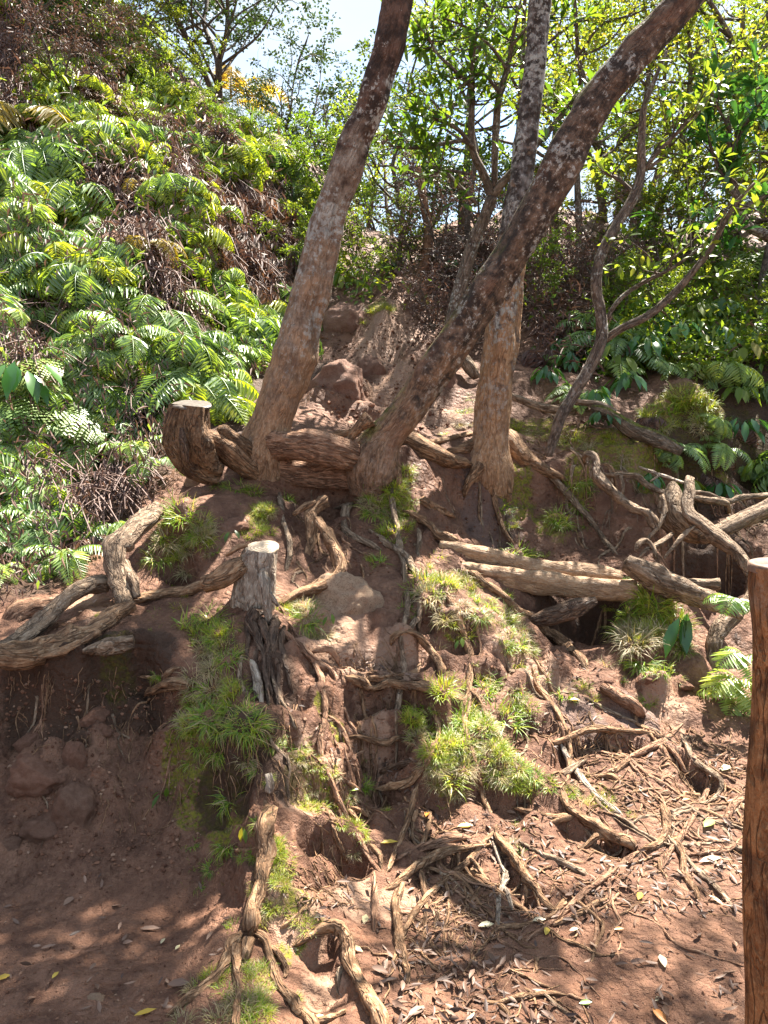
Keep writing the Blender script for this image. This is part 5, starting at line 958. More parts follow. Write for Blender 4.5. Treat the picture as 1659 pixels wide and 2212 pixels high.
# ------------------------------------------------------------------ grass tufts
GT = {k: [tuft_mesh('grass_tuft', M[m], nb, L, sp, dr, wd, 40+q*7+len(k), dry) for q in range(3)] for k, (m, nb, L, sp, dr, wd, dry) in {
  'g': ('grass', 135, .115, .75, 1.1, .0045, .22), 'y': ('grass_y', 135, .105, .8, 1.0, .0046, .2), 'd': ('grass_dry', 165, .125, .7, 1.6, .0042, .5),
  'h': ('grass', 165, .15, .45, 2.0, .0046, .35), 'b': ('grass', 48, .13, .8, 1.0, .0075, .1), 's': ('grass', 40, .08, .7, 1.1, .004, .3)}.items()}
TUFTS = [
 ('shady grass tufts hanging under the log-like root at the leaning tree foot', [(505,1042,70,'h'),(545,1048,60,'g'),(470,1040,50,'h'),(604,1062,56,'h')]),
 ('yellow-green grass on the little ridge above the small stump', [(550,1105,46,'y'),(555,1140,52,'y'),(570,1085,40,'y'),(540,1160,40,'y')]),
 ('dense grass cushion on the hummock left of the small stump', [(385,1105,84,'g'),(415,1110,70,'g'),(360,1130,64,'g'),(400,1148,80,'d'),(375,1180,70,'d'),(425,1160,66,'d'),(345,1195,60,'h'),(440,1130,60,'h'),(400,1205,60,'d')]),
 ('tiny dark green plant in the hollow beside the small stump', [(463,1192,34,'b')]),
 ('sparse grass on the earth just below the long root of the small stump', [(340,1312,36,'s'),(385,1300,34,'y'),(325,1330,30,'s'),(405,1285,30,'y'),(360,1340,34,'s'),(320,1372,26,'s')]),
 ('long bladed green grass on the nose front below the small stump', [(395,1335,84,'b'),(430,1328,86,'b'),(475,1325,78,'h'),(500,1345,60,'h'),(455,1360,76,'g')]),
 ('pale dry mat of grass trailing down the middle of the nose', [(440,1395,80,'d'),(455,1430,84,'d'),(430,1455,80,'d'),(470,1470,84,'h'),(415,1430,60,'d'),(445,1490,80,'d'),(480,1410,66,'h')]),
 ('thick skirt of grass hanging over the dark left wall', [(410,1545,86,'h'),(445,1535,90,'h'),(480,1540,90,'h'),(515,1550,84,'h'),(500,1585,84,'h'),(545,1560,70,'h'),(425,1570,80,'h'),(465,1590,84,'h'),(560,1600,60,'h'),(530,1610,64,'h'),(400,1515,70,'g'),(500,1500,80,'g')]),
 ('grass cushion between the small stump and the pale boulder', [(655,1300,80,'d'),(670,1325,76,'h'),(640,1320,70,'g'),(685,1345,56,'d'),(625,1300,44,'y')]),
 ('hanging grass on the earth under the foot of the slanting tree', [(795,1022,64,'h'),(815,1040,64,'h'),(800,1065,54,'d'),(790,1000,44,'h')]),
 ('sunlit yellow grass down the ridge under the slanting tree', [(855,1022,66,'y'),(870,1045,60,'y'),(858,1075,56,'y'),(850,1005,50,'y'),(880,1025,50,'y')]),
 ('bright grass clumps on the shelf below the sunlit yellow grass', [(840,1135,64,'y'),(868,1128,60,'y'),(890,1125,54,'g'),(855,1150,54,'b'),(820,1145,40,'y')]),
 ('small bright leafy clump beside the elbowed root', [(805,1190,50,'y'),(815,1205,54,'b'),(795,1205,40,'y')]),
 ('bright rounded turf hump right of the straight hanging root', [(930,1245,76,'y'),(965,1240,80,'y'),(990,1262,80,'y'),(955,1275,84,'g'),(985,1295,80,'y'),(1010,1310,70,'y'),(930,1300,70,'d'),(955,1320,70,'d'),(900,1275,56,'g'),(895,1300,50,'h'),(1000,1330,56,'d')]),
 ('dark grass along the upper side of the diagonal root', [(1035,1290,60,'g'),(1065,1300,66,'h'),(1085,1315,60,'g'),(1050,1330,60,'h'),(1095,1280,44,'g')]),
 ('broad bladed clump at the middle of the diagonal root', [(1100,1380,70,'b'),(1125,1385,76,'b'),(1145,1395,60,'b'),(1110,1405,60,'y'),(1080,1385,50,'g')]),
 ('spiky little clump on the shaded earth right of the upright trunk', [(1085,1050,52,'b'),(1080,1078,36,'y')]),
 ('drooping clump on the scarp left of the hooked grey root', [(1250,1050,66,'h'),(1265,1075,56,'h'),(1240,1060,50,'g')]),
 ('lone spiky tuft in the middle of the bare scarp', [(1215,1118,68,'g'),(1205,1128,60,'h')]),
 ('small leafy plants just above the upper log', [(1108,1140,44,'y'),(1115,1180,60,'b'),(1135,1188,56,'b'),(1150,1185,44,'y'),(1185,1200,34,'g'),(1100,1190,44,'h')]),
 ('tall thick grass on the hump under the weathered log', [(1365,1300,90,'g'),(1395,1290,100,'g'),(1425,1300,96,'y'),(1450,1320,90,'y'),(1360,1345,90,'h'),(1395,1345,90,'d'),(1430,1350,90,'d'),(1465,1345,80,'y'),(1355,1385,84,'d'),(1395,1390,84,'h'),(1440,1390,80,'d'),(1470,1380,64,'h'),(1345,1330,66,'h')]),
 ('low bright plants on the right step beneath the grassy hump', [(1388,1450,50,'b'),(1420,1452,56,'b'),(1445,1450,46,'y'),(1405,1465,40,'g')]),
 ('dense bright turf mantle in the centre right of the pit', [(905,1545,66,'b'),(895,1565,60,'b'),(930,1560,60,'g'),(965,1525,70,'y'),(1000,1535,76,'g'),(1030,1545,70,'y'),(950,1580,76,'y'),(985,1585,80,'g'),(1020,1590,76,'y'),(940,1615,76,'y'),(975,1625,80,'y'),(950,1650,70,'d'),(985,1655,70,'d'),(1045,1570,66,'g'),(925,1640,56,'g'),(1000,1560,70,'g')]),
 ('strip of turf running down beside the turf mantle', [(1065,1570,66,'g'),(1080,1600,66,'g'),(1100,1630,64,'g'),(1115,1660,60,'h'),(1130,1690,54,'h'),(1095,1665,50,'g'),(1145,1700,44,'g')]),
 ('broad bladed grass above the turf mantle by the diagonal root', [(995,1475,56,'y'),(1030,1470,76,'b'),(1060,1480,80,'b'),(1095,1490,84,'b'),(1130,1500,80,'b'),(1150,1515,66,'b'),(1075,1520,80,'b'),(1110,1530,80,'b'),(1040,1455,60,'y'),(1070,1450,50,'d'),(1170,1490,50,'d')]),
 ('bright clump on the tip of the diagonal root', [(1275,1485,56,'y'),(1290,1500,50,'y'),(1262,1475,40,'g')]),
 ('tiny bright tuft on the mud step below the pit', [(680,1730,48,'y'),(665,1735,40,'y'),(800,1700,58,'s'),(790,1715,48,'g'),(840,1755,26,'y')]),
 ('orange-tinged clump at the left rim of the leaf litter', [(765,1790,56,'y'),(780,1805,46,'y'),(750,1785,36,'d')]),
 ('grass along the shady right flank of the earth nose', [(640,1560,60,'g'),(650,1590,60,'g'),(630,1600,56,'h'),(655,1625,50,'y'),(668,1660,40,'y')]),
 ('dark rosettes on the lower left side of the thick column root', [(495,1795,58,'b'),(480,1850,60,'h'),(450,1845,60,'h'),(430,1870,50,'s'),(435,1905,50,'h'),(540,1815,50,'h'),(520,1860,46,'h'),(505,1990,40,'g'),(560,1690,40,'h')]),
 ('soft grass clothing the sunny side of the thick column root', [(600,1800,50,'g'),(595,1835,56,'g'),(605,1865,60,'y'),(590,1895,56,'g'),(620,1890,56,'y'),(600,1925,50,'y'),(630,1930,46,'y'),(645,1965,46,'y'),(620,1960,50,'y'),(655,2000,44,'y'),(690,1990,36,'y'),(620,1830,50,'y'),(630,2020,40,'g'),(585,1960,44,'d')]),
 ('grass cushion at the bottom between the splitting roots', [(545,2110,70,'g'),(525,2140,76,'d'),(555,2150,80,'g'),(500,2165,76,'d'),(535,2180,84,'g'),(565,2190,70,'g'),(480,2195,76,'d'),(520,2210,80,'g'),(450,2200,60,'d'),(490,2120,46,'b'),(555,2075,46,'g')]),
 ('small green plants under the pale pole-like root', [(1235,1715,46,'g'),(1255,1725,42,'g'),(1295,1705,48,'y'),(1320,1735,46,'y'),(1340,1750,36,'y'),(1270,1670,36,'y'),(1226,1700,36,'s')]),
 ('little tuft where the sharp-edged root leaves the turf', [(1125,1795,44,'d'),(1120,1775,40,'g'),(1150,1840,36,'b'),(1145,1870,24,'s')]),
 ('tufts on the shelf right of the upright trunk foot', [(1125,920,44,'y'),(1140,935,36,'d'),(1290,960,44,'d'),(1320,965,44,'d'),(1345,970,50,'d'),(1260,965,36,'d')]),
 ('grass clump at the lip of the gully path', [(815,662,50,'y'),(830,658,44,'y'),(800,668,36,'y')]),
 ('grass beside the slanting tree on the gully side', [(1000,880,60,'h'),(1015,850,44,'h'),(990,910,40,'d'),(925,650,44,'y'),(965,690,40,'y')]),
 ('orange dry grass at the foot of the fern bank behind the leaning tree', [(540,790,50,'d'),(530,810,44,'d'),(550,770,36,'d')]),
 ('epiphyte grass sprouting on top of the mossy mound', [(1440,850,70,'b'),(1470,835,76,'y'),(1500,845,70,'b'),(1530,860,60,'y'),(1480,880,50,'b'),(1420,880,40,'y'),(1555,895,56,'b')]),
 ('grass blades standing behind the mossy mound', [(1400,770,70,'b'),(1440,790,70,'y'),(1475,790,64,'b'),(1380,750,56,'y')]),
]
def arr(me):
    V_ = np.empty(len(me.vertices)*3, np.float32); me.vertices.foreach_get('co', V_); F_ = np.empty(len(me.loops), np.int32); me.loops.foreach_get('vertex_index', F_)
    a_ = np.empty(len(me.vertices), np.float32); me.attributes['rnd'].data.foreach_get('value', a_); return V_.reshape(-1,3).astype(float), F_.reshape(-1,4), a_
GX_ = {}
for lab, lst in TUFTS:
    n0_ = len(lst); lst = lst + [(u+random.gauss(0, s_*.55), v+random.gauss(0, s_*.45), s_*random.uniform(.4,.75), 's' if random.random() < .5 else k) for u, v, s_, k in lst if s_ > 38 and 'lone' not in lab]
    for k_, (u, v, s_, k) in enumerate(lst):
        p = at(u, v+s_*.18)
        N_ = gnorm(p, .05); ax = norm(.55*N_+np.array([0,0,.6])+np.array([0,-.1,0])); 
        q = Vector((0,0,1)).rotation_difference(Vector(ax)).to_euler()
        p = p+np.array([random.gauss(0,.02), random.gauss(0,.02), 0]); p[2] = H(p[0], p[1]); sc = px(s_, p)/.23*random.uniform(.7, 1.2)
        rot = Vector((0,0,1)).rotation_difference(Vector(ax)) @ Matrix.Rotation(random.uniform(0, 6.28), 3, 'Z').to_quaternion()
        me = random.choice(GT[k])
        if k_ >= n0_:
            key = me.materials[0].name; V_, F_, a_ = arr(me); GX_.setdefault(key, MB()).add((V_*sc)@np.array(rot.to_matrix()).T+p-N_*.004, F_, rnd=a_); continue
        o = link('grass_tuft', me, None, p-N_*.004, None, sc); o.rotation_mode = 'QUATERNION'; o.rotation_quaternion = rot
        tag(o, lab, 'grass', 'grass tufts on the roots and earth')
TURF = [([(400,1330),(520,1340),(560,1480),(590,1640),(480,1650),(390,1560),(400,1440)], 150, 40), ([(880,1540),(1010,1510),(1060,1570),(1150,1700),(1100,1710),(1010,1660),(930,1670)], 170, 40), ([(900,1240),(1000,1230),(1040,1330),(960,1340),(890,1310)], 80, 40), ([(980,1460),(1160,1490),(1180,1530),(1060,1540)], 60, 40),
        ([(1340,1290),(1460,1290),(1490,1390),(1350,1410)], 90, 44), ([(585,1790),(640,1850),(670,2000),(590,1960),(560,1990)], 100, 34), ([(440,2100),(580,2070),(590,2230),(420,2230)], 90, 40), ([(340,1100),(440,1090),(450,1200),(340,1210)], 70, 36), ([(780,1000),(890,1000),(890,1160),(830,1160),(790,1080)], 70, 34), ([(520,1090),(590,1080),(580,1170),(530,1170)], 40, 32),
        ([(640,1560),(700,1620),(800,1700),(780,1790),(660,1760)], 60, 28), ([(1040,1290),(1110,1300),(1160,1420),(1090,1400)], 50, 34), ([(1210,1690),(1340,1740),(1280,1760)], 36, 26), ([(1390,860),(1560,850),(1600,920),(1400,930)], 60, 36), ([(1120,910),(1360,940),(1340,980),(1120,950)], 40, 26), ([(600,1290),(700,1300),(700,1370),(640,1360)], 40, 34)]
rT = np.random.default_rng(55)
for poly, n_, s_ in TURF:
    A_ = np.array(poly, float)
    while n_ > 0:
        u, v = rT.uniform(A_.min(0), A_.max(0)); c = False; j = len(A_)-1
        for i in range(len(A_)):
            if (A_[i][1] > v) != (A_[j][1] > v) and u < (A_[j][0]-A_[i][0])*(v-A_[i][1])/(A_[j][1]-A_[i][1])+A_[i][0]: c = not c
            j = i
        if not c: continue
        n_ -= 1; p = at(u, v)
        if float(fbm(np.array([p[0]*7]), np.array([p[1]*7]), np.array([p[2]*7]), s=91, o=2)[0]) < -.02: continue
        N_ = gnorm(p, .05); ax = norm(.6*N_+np.array([0,-.1,.5])); me = GT['s' if rT.random() < .45 else 'y' if rT.random() < .6 else 'd'][int(rT.integers(3))]
        rot = Vector((0,0,1)).rotation_difference(Vector(ax)) @ Matrix.Rotation(rT.uniform(0, 6.28), 3, 'Z').to_quaternion(); key = me.materials[0].name; V_, F_, a_ = arr(me)
        GX_.setdefault(key, MB()).add((V_*(px(s_, p)/.175*rT.uniform(.4,1.25)))@np.array(rot.to_matrix()).T+p-N_*.004, F_, rnd=a_)
for key, m_ in GX_.items(): tag(link('grass', m_.build('grass', bpy.data.materials[key])), 'thin scattered grass growing between the tufts', 'grass', kind='stuff')
# ------------------------------------------------------------------ ferns
def fern_mesh(seed, mat, nf, L, pairs, wid, droop=1.5, rise=.8, arc=2*PI, teeth=0, rnd=(.1,.9), curl=.3):
    r = np.random.default_rng(seed); mb = MB()
    for q in range(nf):
        az = -PI/2 + (q/nf-.5)*arc + r.normal(0, .25)
        frond(mb, np.array([0,0,-.02])+r.normal(0,.012,3), az, L*r.uniform(.7, 1.15), rise*r.uniform(.5, 1.4), droop*r.uniform(.7, 1.25), r, pairs, wid, teeth, rnd, curl, r.normal(0,.12))
    return mb.build('fern', M[mat])
FM = {'sword': [fern_mesh(600+k, 'fern', 7, .5, 22, .26, 1.35, .75, 3.6, rnd=(.2,.8)) for k in range(3)],
      'uluhe': [fern_mesh(610+k, 'fern', 13, .36, 16, .42, 2.0, .75, 3.9, rnd=(.05,.85), curl=.5) for k in range(4)],
      'yellow': [fern_mesh(620+k, 'fern_yel', 12, .38, 15, .40, 1.9, .7, 3.8, rnd=(.1,.9), curl=.5) for k in range(3)],
      'dead': [fern_mesh(630+k, 'fern_dead', 10, .36, 10, .34, 2.3, .5, 4.4, rnd=(0,1), curl=.7) for k in range(3)],
      'gold': [fern_mesh(640, 'fern_gold', 4, .6, 26, .26, 1.5, .7, 2.4)],
      'frond': [fern_mesh(660+k, 'fern', 4, .5, 15, .5, 1.2, .6, 2.6, rnd=(.5,.8), curl=.2) for k in range(2)],
      'fine': [fern_mesh(650+k, 'fern', 5, .5, 20, .42, 1.1, .6, 3.0, teeth=6, rnd=(.45,.8), curl=.18) for k in range(2)]}
def put_fern(kind, p, sc, rz, label, group=None, tilt=0.0, name='fern'):
    me = random.choice(FM[kind]); N_ = gnorm(p, .2); ax = norm(N_*.5+np.array([0,0,.7]))
    o = link(name, me, None, p, None, sc); o.rotation_mode = 'QUATERNION'
    o.rotation_quaternion = Vector((0,0,1)).rotation_difference(Vector(ax)) @ Matrix.Rotation(rz, 3, 'Z').to_quaternion()
    return tag(o, label, 'fern', group)
# single ferns one can point to
for kind, u, v, s_, rz, lab in [
   ('fine',30,800,190,.5,'large finely cut bright fern at the left edge, upper of two'),('fine',110,880,180,.7,'glossy arching fern with finely toothed fronds above the broad leaves'),('sword',90,1130,150,1.0,'sunlit yellow-green sword fern above the brown stem at lower left'),
   ('sword',150,1200,150,.4,'silvery drooping fern left of the knee-shaped root'),('sword',290,970,130,.3,'fern with spread fronds left of the dark cut stump'),('sword',340,1000,120,-.2,'fern hanging just below left of the dark cut stump'),
   ('fine',60,1010,90,.3,'small bright fern on the left between dark stems'),('sword',90,1060,100,.5,'small arching fern in the shade of the lower left bank'),('sword',15,1230,110,.2,'fern at the left edge above the pink slab'),
   ('gold',55,260,210,.9,'large golden-tipped fern frond at the left edge near the top'),('gold',330,530,120,.7,'golden fern sticking out of the middle of the bank'),('gold',500,210,170,1.2,'rusty drooping tree fern frond on the brow'),('gold',300,400,80,.9,'small golden fern under the reddish brush'),
   ('frond',1590,1470,130,-.2,'bright green fern by the post in front of the dark hole'),('frond',1600,1500,120,-.9,'lower drooping fern beside the post'),('frond',1605,1420,110,-.3,'fern half hidden behind the top of the post'),('frond',1590,1300,100,-.2,'fern leaf showing between weathered log and post'),
   ('sword',1330,780,150,.2,'bright fern at the back of the mossy fallen branch'),('sword',1300,740,130,.4,'fern above the fallen branches on the right bank'),('sword',1560,970,110,-.4,'small fern on the side of the mossy mound'),('fine',1640,570,220,-.8,'pale feathery fern at the right edge'),
   ('sword',1390,800,120,-.3,'fern left of the mossy mound')]:
    p = at(u, v); 
    if u > 1560 and 1280 < v < 1520: p = P(u, v, 3.55)
    put_fern(kind, p+np.array([0,-.02,.02]), px(s_, p)/.5, rz, lab)
# the crowd of ferns on the bank, by zone: (label, polygon of u,v, number, kinds, size px range)
def inside(P_, u, v):
    c = False; j = len(P_)-1
    for i in range(len(P_)):
        if (P_[i][1] > v) != (P_[j][1] > v) and u < (P_[j][0]-P_[i][0])*(v-P_[i][1])/(P_[j][1]-P_[i][1])+P_[i][0]: c = not c
        j = i
    return c
BROWN = [[(300,590),(410,610),(430,710),(320,700)], [(0,700),(110,740),(90,810),(0,800)], [(440,250),(520,290),(500,340),(430,310)], [(170,350),(300,350),(370,470),(340,560),(220,520)], [(280,860),(380,860),(350,960),(270,950)], [(330,260),(400,290),(440,400),(380,420)], [(0,20),(70,40),(80,280),(0,260)], [(440,400),(610,370),(650,560),(620,670),(520,640),(430,520)], [(100,60),(250,70),(280,240),(180,240)], [(60,1010),(200,960),(330,960),(320,1060),(180,1160)], [(60,600),(160,620),(190,720),(90,720)]]
ZONES = [
 ('glossy silvery-green fern in the crowded left middle of the bank', [(0,560),(150,520),(330,650),(470,760),(500,840),(420,880),(300,860),(180,740),(0,700)], 39, ('uluhe','yellow','uluhe','sword'), (82,197)),
 ('green fern spilling down the bank just above the dark cut stump', [(180,720),(330,700),(500,860),(470,900),(380,870),(250,900),(170,820)], 16, ('uluhe','yellow','sword'), (82,184)),
 ('blue-green fern on the upper left slope', [(0,290),(120,330),(230,440),(180,560),(0,560)], 21, ('uluhe','yellow','uluhe','sword'), (82,184)),
 ('bright yellow-green fern on the sunny rib of the bank', [(120,60),(260,60),(330,190),(420,380),(470,520),(400,560),(330,420),(200,330),(110,270)], 28, ('yellow','yellow','uluhe'), (70,165)),
 ('sunlit fern along the brow beneath the skyline trees', [(400,240),(520,300),(640,360),(700,430),(680,560),(640,400),(540,370),(440,330)], 19, ('yellow','uluhe'), (57,131)),
 ('green fern fringing the dark hollow of the bank', [(440,560),(520,600),(620,640),(640,700),(560,740),(480,660)], 12, ('uluhe','uluhe','yellow'), (64,152)),
 ('brown dead fern draping the dark hollow of the bank', [(440,400),(610,370),(650,560),(620,670),(520,640),(430,520)], 38, ('dead',), (61,144)),
 ('dead brown fern in the bare patch of the upper bank', [(200,370),(300,380),(330,480),(230,500),(180,430)], 10, ('dead',), (64,152)),
 ('withered fern in the shade low on the left bank', [(60,950),(300,900),(330,1090),(200,1180),(60,1260)], 11, ('dead','uluhe'), (70,158)),
 ('green fern at the lower left foot of the bank', [(0,900),(250,880),(340,960),(300,1080),(150,1180),(0,1180)], 14, ('uluhe','yellow','sword'), (70,165)),
 ('fern on the bank edge right behind the leaning tree', [(560,620),(640,640),(700,700),(640,760),(540,740)], 5, ('yellow','uluhe'), (57,131)),
 ('low fern among the dead leaves right of the tan trunk', [(1130,660),(1250,640),(1290,760),(1200,830),(1130,780)], 7, ('dead',), (64,144)),
 ('small fern clinging round the flanks of the mossy mound', [(1380,900),(1450,860),(1640,880),(1640,1060),(1500,1040),(1400,980)], 5, ('sword','uluhe'), (44,88)),
 ('brown dead frond drooping from the flanks of the mossy mound', [(1400,900),(1600,900),(1600,1050),(1450,1020)], 4, ('dead',), (52,88)),
 ('small green fern in the shade between tan trunk and thin tree', [(1130,760),(1300,760),(1300,900),(1150,860)], 5, ('uluhe','sword'), (50,85)),
 ('green fern of the clump right behind the mossy mound', [(1290,690),(1420,680),(1640,720),(1640,830),(1450,800),(1300,790)], 11, ('uluhe','yellow','sword'), (70,158)),
]
for lab, poly, num, kinds, (s0, s1) in ZONES:
    r = np.random.default_rng(len(lab)*31+num); k = 0; A_ = np.array(poly)
    while k < num:
        u, v = r.uniform(A_.min(0), A_.max(0))
        if not inside(poly, u, v): continue
        if kinds != ('dead',) and r.random() < .93 and any(inside(q_, u, v) for q_ in BROWN): continue
        p = at(u, v); sc = px(r.uniform(s0, s1), p)/.42
        put_fern(kinds[int(r.integers(len(kinds)))], p+np.array([0,0,.02]), sc, r.normal(.25, .55), lab, lab.replace('fern', 'ferns', 1)); k += 1

# tangle of dead stalks and small leaves that covers the bank between the ferns
mb = MB(); r = np.random.default_rng(5); Pn, Nn, T_ = [], [], []
BANK = [(-60,150),(200,60),(420,190),(660,350),(720,440),(690,660),(620,760),(500,870),(430,900),(350,960),(330,1080),(220,1150),(170,1240),(-60,1320)]
A_ = np.array(BANK)
while len(Pn) < 11000:
    u, v = r.uniform(A_.min(0), A_.max(0))
    if inside(BANK, u, v): p = at(u, v); Pn.append(p)
for q_, m_ in zip(BROWN, [500]*len(BROWN)):
    B_ = np.array(q_, float)
    while m_ > 0:
        u, v = r.uniform(B_.min(0), B_.max(0))
        if inside(q_, u, v): Pn.append(at(u, v)); m_ -= 1
Pn = np.array(Pn); n_ = len(Pn); lift = np.abs(r.normal(0, .10, n_)); off = r.normal(0, .05, (n_,3)); off[:,2] = lift
off[:,1] -= lift*.6
D = norm(r.normal(0,.7,(n_,3))+np.array([.25,-.5,-.75])); L_ = np.clip(Pn[:,1]*.011, .03, .13)*r.uniform(.7,1.5,n_)
inb = np.array([any(inside(q_, *proj(p_)[:2]) for q_ in BROWN) for p_ in Pn])
sel = (fbm(Pn[:,0]*1.1, Pn[:,1]*1.1, Pn[:,2]*1.1, s=77)+r.normal(0,.25,n_) > .12) | inb
leaves(mb, (Pn+off)[sel], D[sel], norm(r.normal(0,.5,(n_,3))+np.array([0,-.5,1]))[sel], L_[sel], L_[sel]*.2, r.random(sel.sum())**1.3, fold=.2, curl=.5)
for i_ in np.nonzero(inb)[0][::7]:
    c_ = Pn[i_]; d_ = norm(r.normal(0,.5,3)+np.array([.3,-.5,-.5])); l_ = r.uniform(.12,.4); tubelet(mb, crom(np.stack([c_+np.array([0,0,.1]), c_+d_*l_*.5+np.array([0,-.08,.08]), c_+d_*l_+np.array([0,-.1,0])]), .06)[:40], np.full(len(crom(np.stack([c_+np.array([0,0,.1]), c_+d_*l_*.5+np.array([0,-.08,.08]), c_+d_*l_+np.array([0,-.1,0])]), .06)[:40]), .004), .7)
tag(link('undergrowth', mb.build('undergrowth', M['brush'])), 'tangle of brown dead fern stalks covering the left bank', 'undergrowth', kind='stuff')
mb = MB(); ns = ~sel
leaves(mb, (Pn+off)[ns], D[ns], norm(r.normal(0,.5,(n_,3))+np.array([.1,-.5,1]))[ns], L_[ns]*1.0, L_[ns]*.36, r.random(ns.sum()), fold=.2, curl=.4)
tag(link('ground_cover', mb.build('ground_cover', M['fern'])), 'low green leafy cover between the bank ferns', 'ground cover', kind='stuff')
def template(seed, nf, L, pairs, wid, droop, rise, curl=.5):
    r_ = np.random.default_rng(seed); m_ = MB()
    for q in range(nf): frond(m_, np.zeros(3), -PI/2+(q/nf-.5)*4.6+r_.normal(0,.3), L*r_.uniform(.6,1.2), rise*r_.uniform(.4,1.4), droop*r_.uniform(.7,1.3), r_, pairs, wid, 0, (.1,.9), curl)
    return np.concatenate(m_.V), {k_: np.concatenate(f) for k_, f in m_.F.items()}, np.concatenate(m_.A['rnd'])
TP = [template(700+k, 9, .34, 13, .44, 2.0, .8) for k in range(5)]
def frond_mat(name, mat, label, polys, seed, s0, s1, cat='ground cover', skip=True):
    m_ = MB(); r_ = np.random.default_rng(seed)
    for poly, num in polys:
        for p in scatter(poly, num, seed+num):
            if skip and r_.random() < .95 and any(inside(q_, *proj(p)[:2]) for q_ in BROWN): continue
            V_, F_, a_ = TP[int(r_.integers(5))]; sc = px(r_.uniform(s0, s1), p)/.38; rz = r_.normal(.3, .7); ax = norm(gnorm(p, .25)*.5+np.array([0,0,.7])+r_.normal(0,.12,3))
            R_ = np.array((Vector((0,0,1)).rotation_difference(Vector(ax)) @ Matrix.Rotation(rz, 3, 'Z').to_quaternion()).to_matrix())
            m_.add((V_*sc)@R_.T+p+np.array([0,0,r_.uniform(-.02,.06)]), list(F_.values()), rnd=np.clip(a_*.7+r_.uniform(-.1,.4),0,1))
    return tag(link(name, m_.build(name, M[mat])), label, cat, kind='stuff')
def scatter(poly, n, seed):
    r = np.random.default_rng(seed); A_ = np.array(poly); out = []
    while len(out) < n:
        u, v = r.uniform(A_.min(0), A_.max(0))
        if inside(poly, u, v): out.append(at(u, v))
    return np.array(out)
frond_mat('ground_cover', 'fern', 'mat of small green ferns under the larger ferns of the left bank', [([(-80,280),(120,300),(200,480),(330,650),(500,830),(440,890),(300,960),(250,1080),(100,1180),(-80,1200)], 420), ([(460,540),(560,650),(640,640),(640,740),(540,780)], 40)], 1, 65, 150)
frond_mat('ground_cover', 'fern_yel', 'mat of small yellow-green ferns on the sunny upper bank', [([(-60,-60),(200,-40),(330,60),(340,180),(430,230),(640,350),(700,440),(660,560),(640,420),(540,400),(480,480),(470,560),(390,580),(320,430),(180,330),(60,280)], 330)], 2, 45, 100)
frond_mat('ground_cover', 'fern', 'green fern mat spreading over the bank right of the post', [([(1700,720),(2500,650),(2500,1500),(1900,1600),(1720,1400)], 150)], 4, 90, 170)
# leafy cover on the right slope behind the thin trees
mb = MB(); mb2 = MB(); Pn = []
RB = [(700,560),(800,600),(900,640),(1000,560),(1130,520),(1280,560),(1700,560),(1700,800),(1560,830),(1420,790),(1300,830),(1180,800),(1130,700),(1000,680),(930,720),(860,640),(760,660)]
A_ = np.array(RB)
while len(Pn) < 9000:
    u, v = r.uniform(A_.min(0), A_.max(0))
    if inside(RB, u, v): Pn.append(np.append(at(u, v), u))
Pn = np.array(Pn); n_ = len(Pn); g = (Pn[:,3] > 1290)+(Pn[:,3] < 850)*.7 + r.normal(0,.3,n_) > .5; Pn = Pn[:,:3]
off = r.normal(0,.06,(n_,3)); off[:,2] = np.abs(r.normal(0,.14,n_)); D = norm(r.normal(0,.8,(n_,3))+np.array([-.1,-.5,.1])); NN = norm(r.normal(0,.5,(n_,3))+np.array([0,-.4,1]))
leaves(mb, (Pn+off)[g], D[g], NN[g], r.uniform(.05,.11,g.sum()), .035, r.random(g.sum()), fold=.2, curl=.3)
leaves(mb2, (Pn+off)[~g], D[~g], NN[~g], r.uniform(.05,.13,(~g).sum()), .014, r.random((~g).sum()), fold=.2, curl=.5)
tag(link('ground_cover', mb.build('ground_cover', M['shrub_yel'])), 'bright leafy cover on the slope behind the right trees', 'ground cover', kind='stuff')
tag(link('undergrowth', mb2.build('undergrowth', M['brush'])), 'brown dead twigs and leaves matting the hump right of the gully', 'undergrowth', kind='stuff')

# ---- broad leaved plants
def broad(label, p, n, L, W_, seed, up=.5, az0=-PI/2, arc=3.2, name='broad_leaved_plant', mat='broad'):
    r = np.random.default_rng(seed); mb = MB(); az = az0+(np.arange(n)/n-.5)*arc+r.normal(0,.2,n); el = r.normal(up,.25,n); base = np.zeros((n,3))
    tip = np.stack([np.cos(az)*np.cos(el), np.sin(az)*np.cos(el), np.sin(el)], 1)*L*.75*r.uniform(.6,1.1,n)[:,None]
    for t in tip: tubelet(mb, crom(np.stack([[0,0,-.02], t*.5+np.array([0,0,L*.12]), t]), L/8), np.full(len(crom(np.stack([[0,0,-.02], t*.5+np.array([0,0,L*.12]), t]), L/8)), L*.011))
    D = norm(tip*np.array([1,1,0])+np.array([0,0,-.35])*L); Nn = norm(np.array([0,0,1])+.5*norm(tip))
    leaves(mb, tip, D, Nn, L*r.uniform(.75,1.15,n), W_, r.random(n), fold=.10, curl=.28, segs=2)
    return tag(link(name, mb.build(name, M[mat]), None, p), label, 'plant')
broad('large glossy drooping leaves at the left edge under the big ferns', at(70,870)+np.array([0,-.12,.10]), 10, .24, .085, 1, up=.8)
broad('broad leaved green plants behind the mossy mound', at(1390,790)+np.array([0,0,.15]), 16, .2, .075, 2, arc=5)
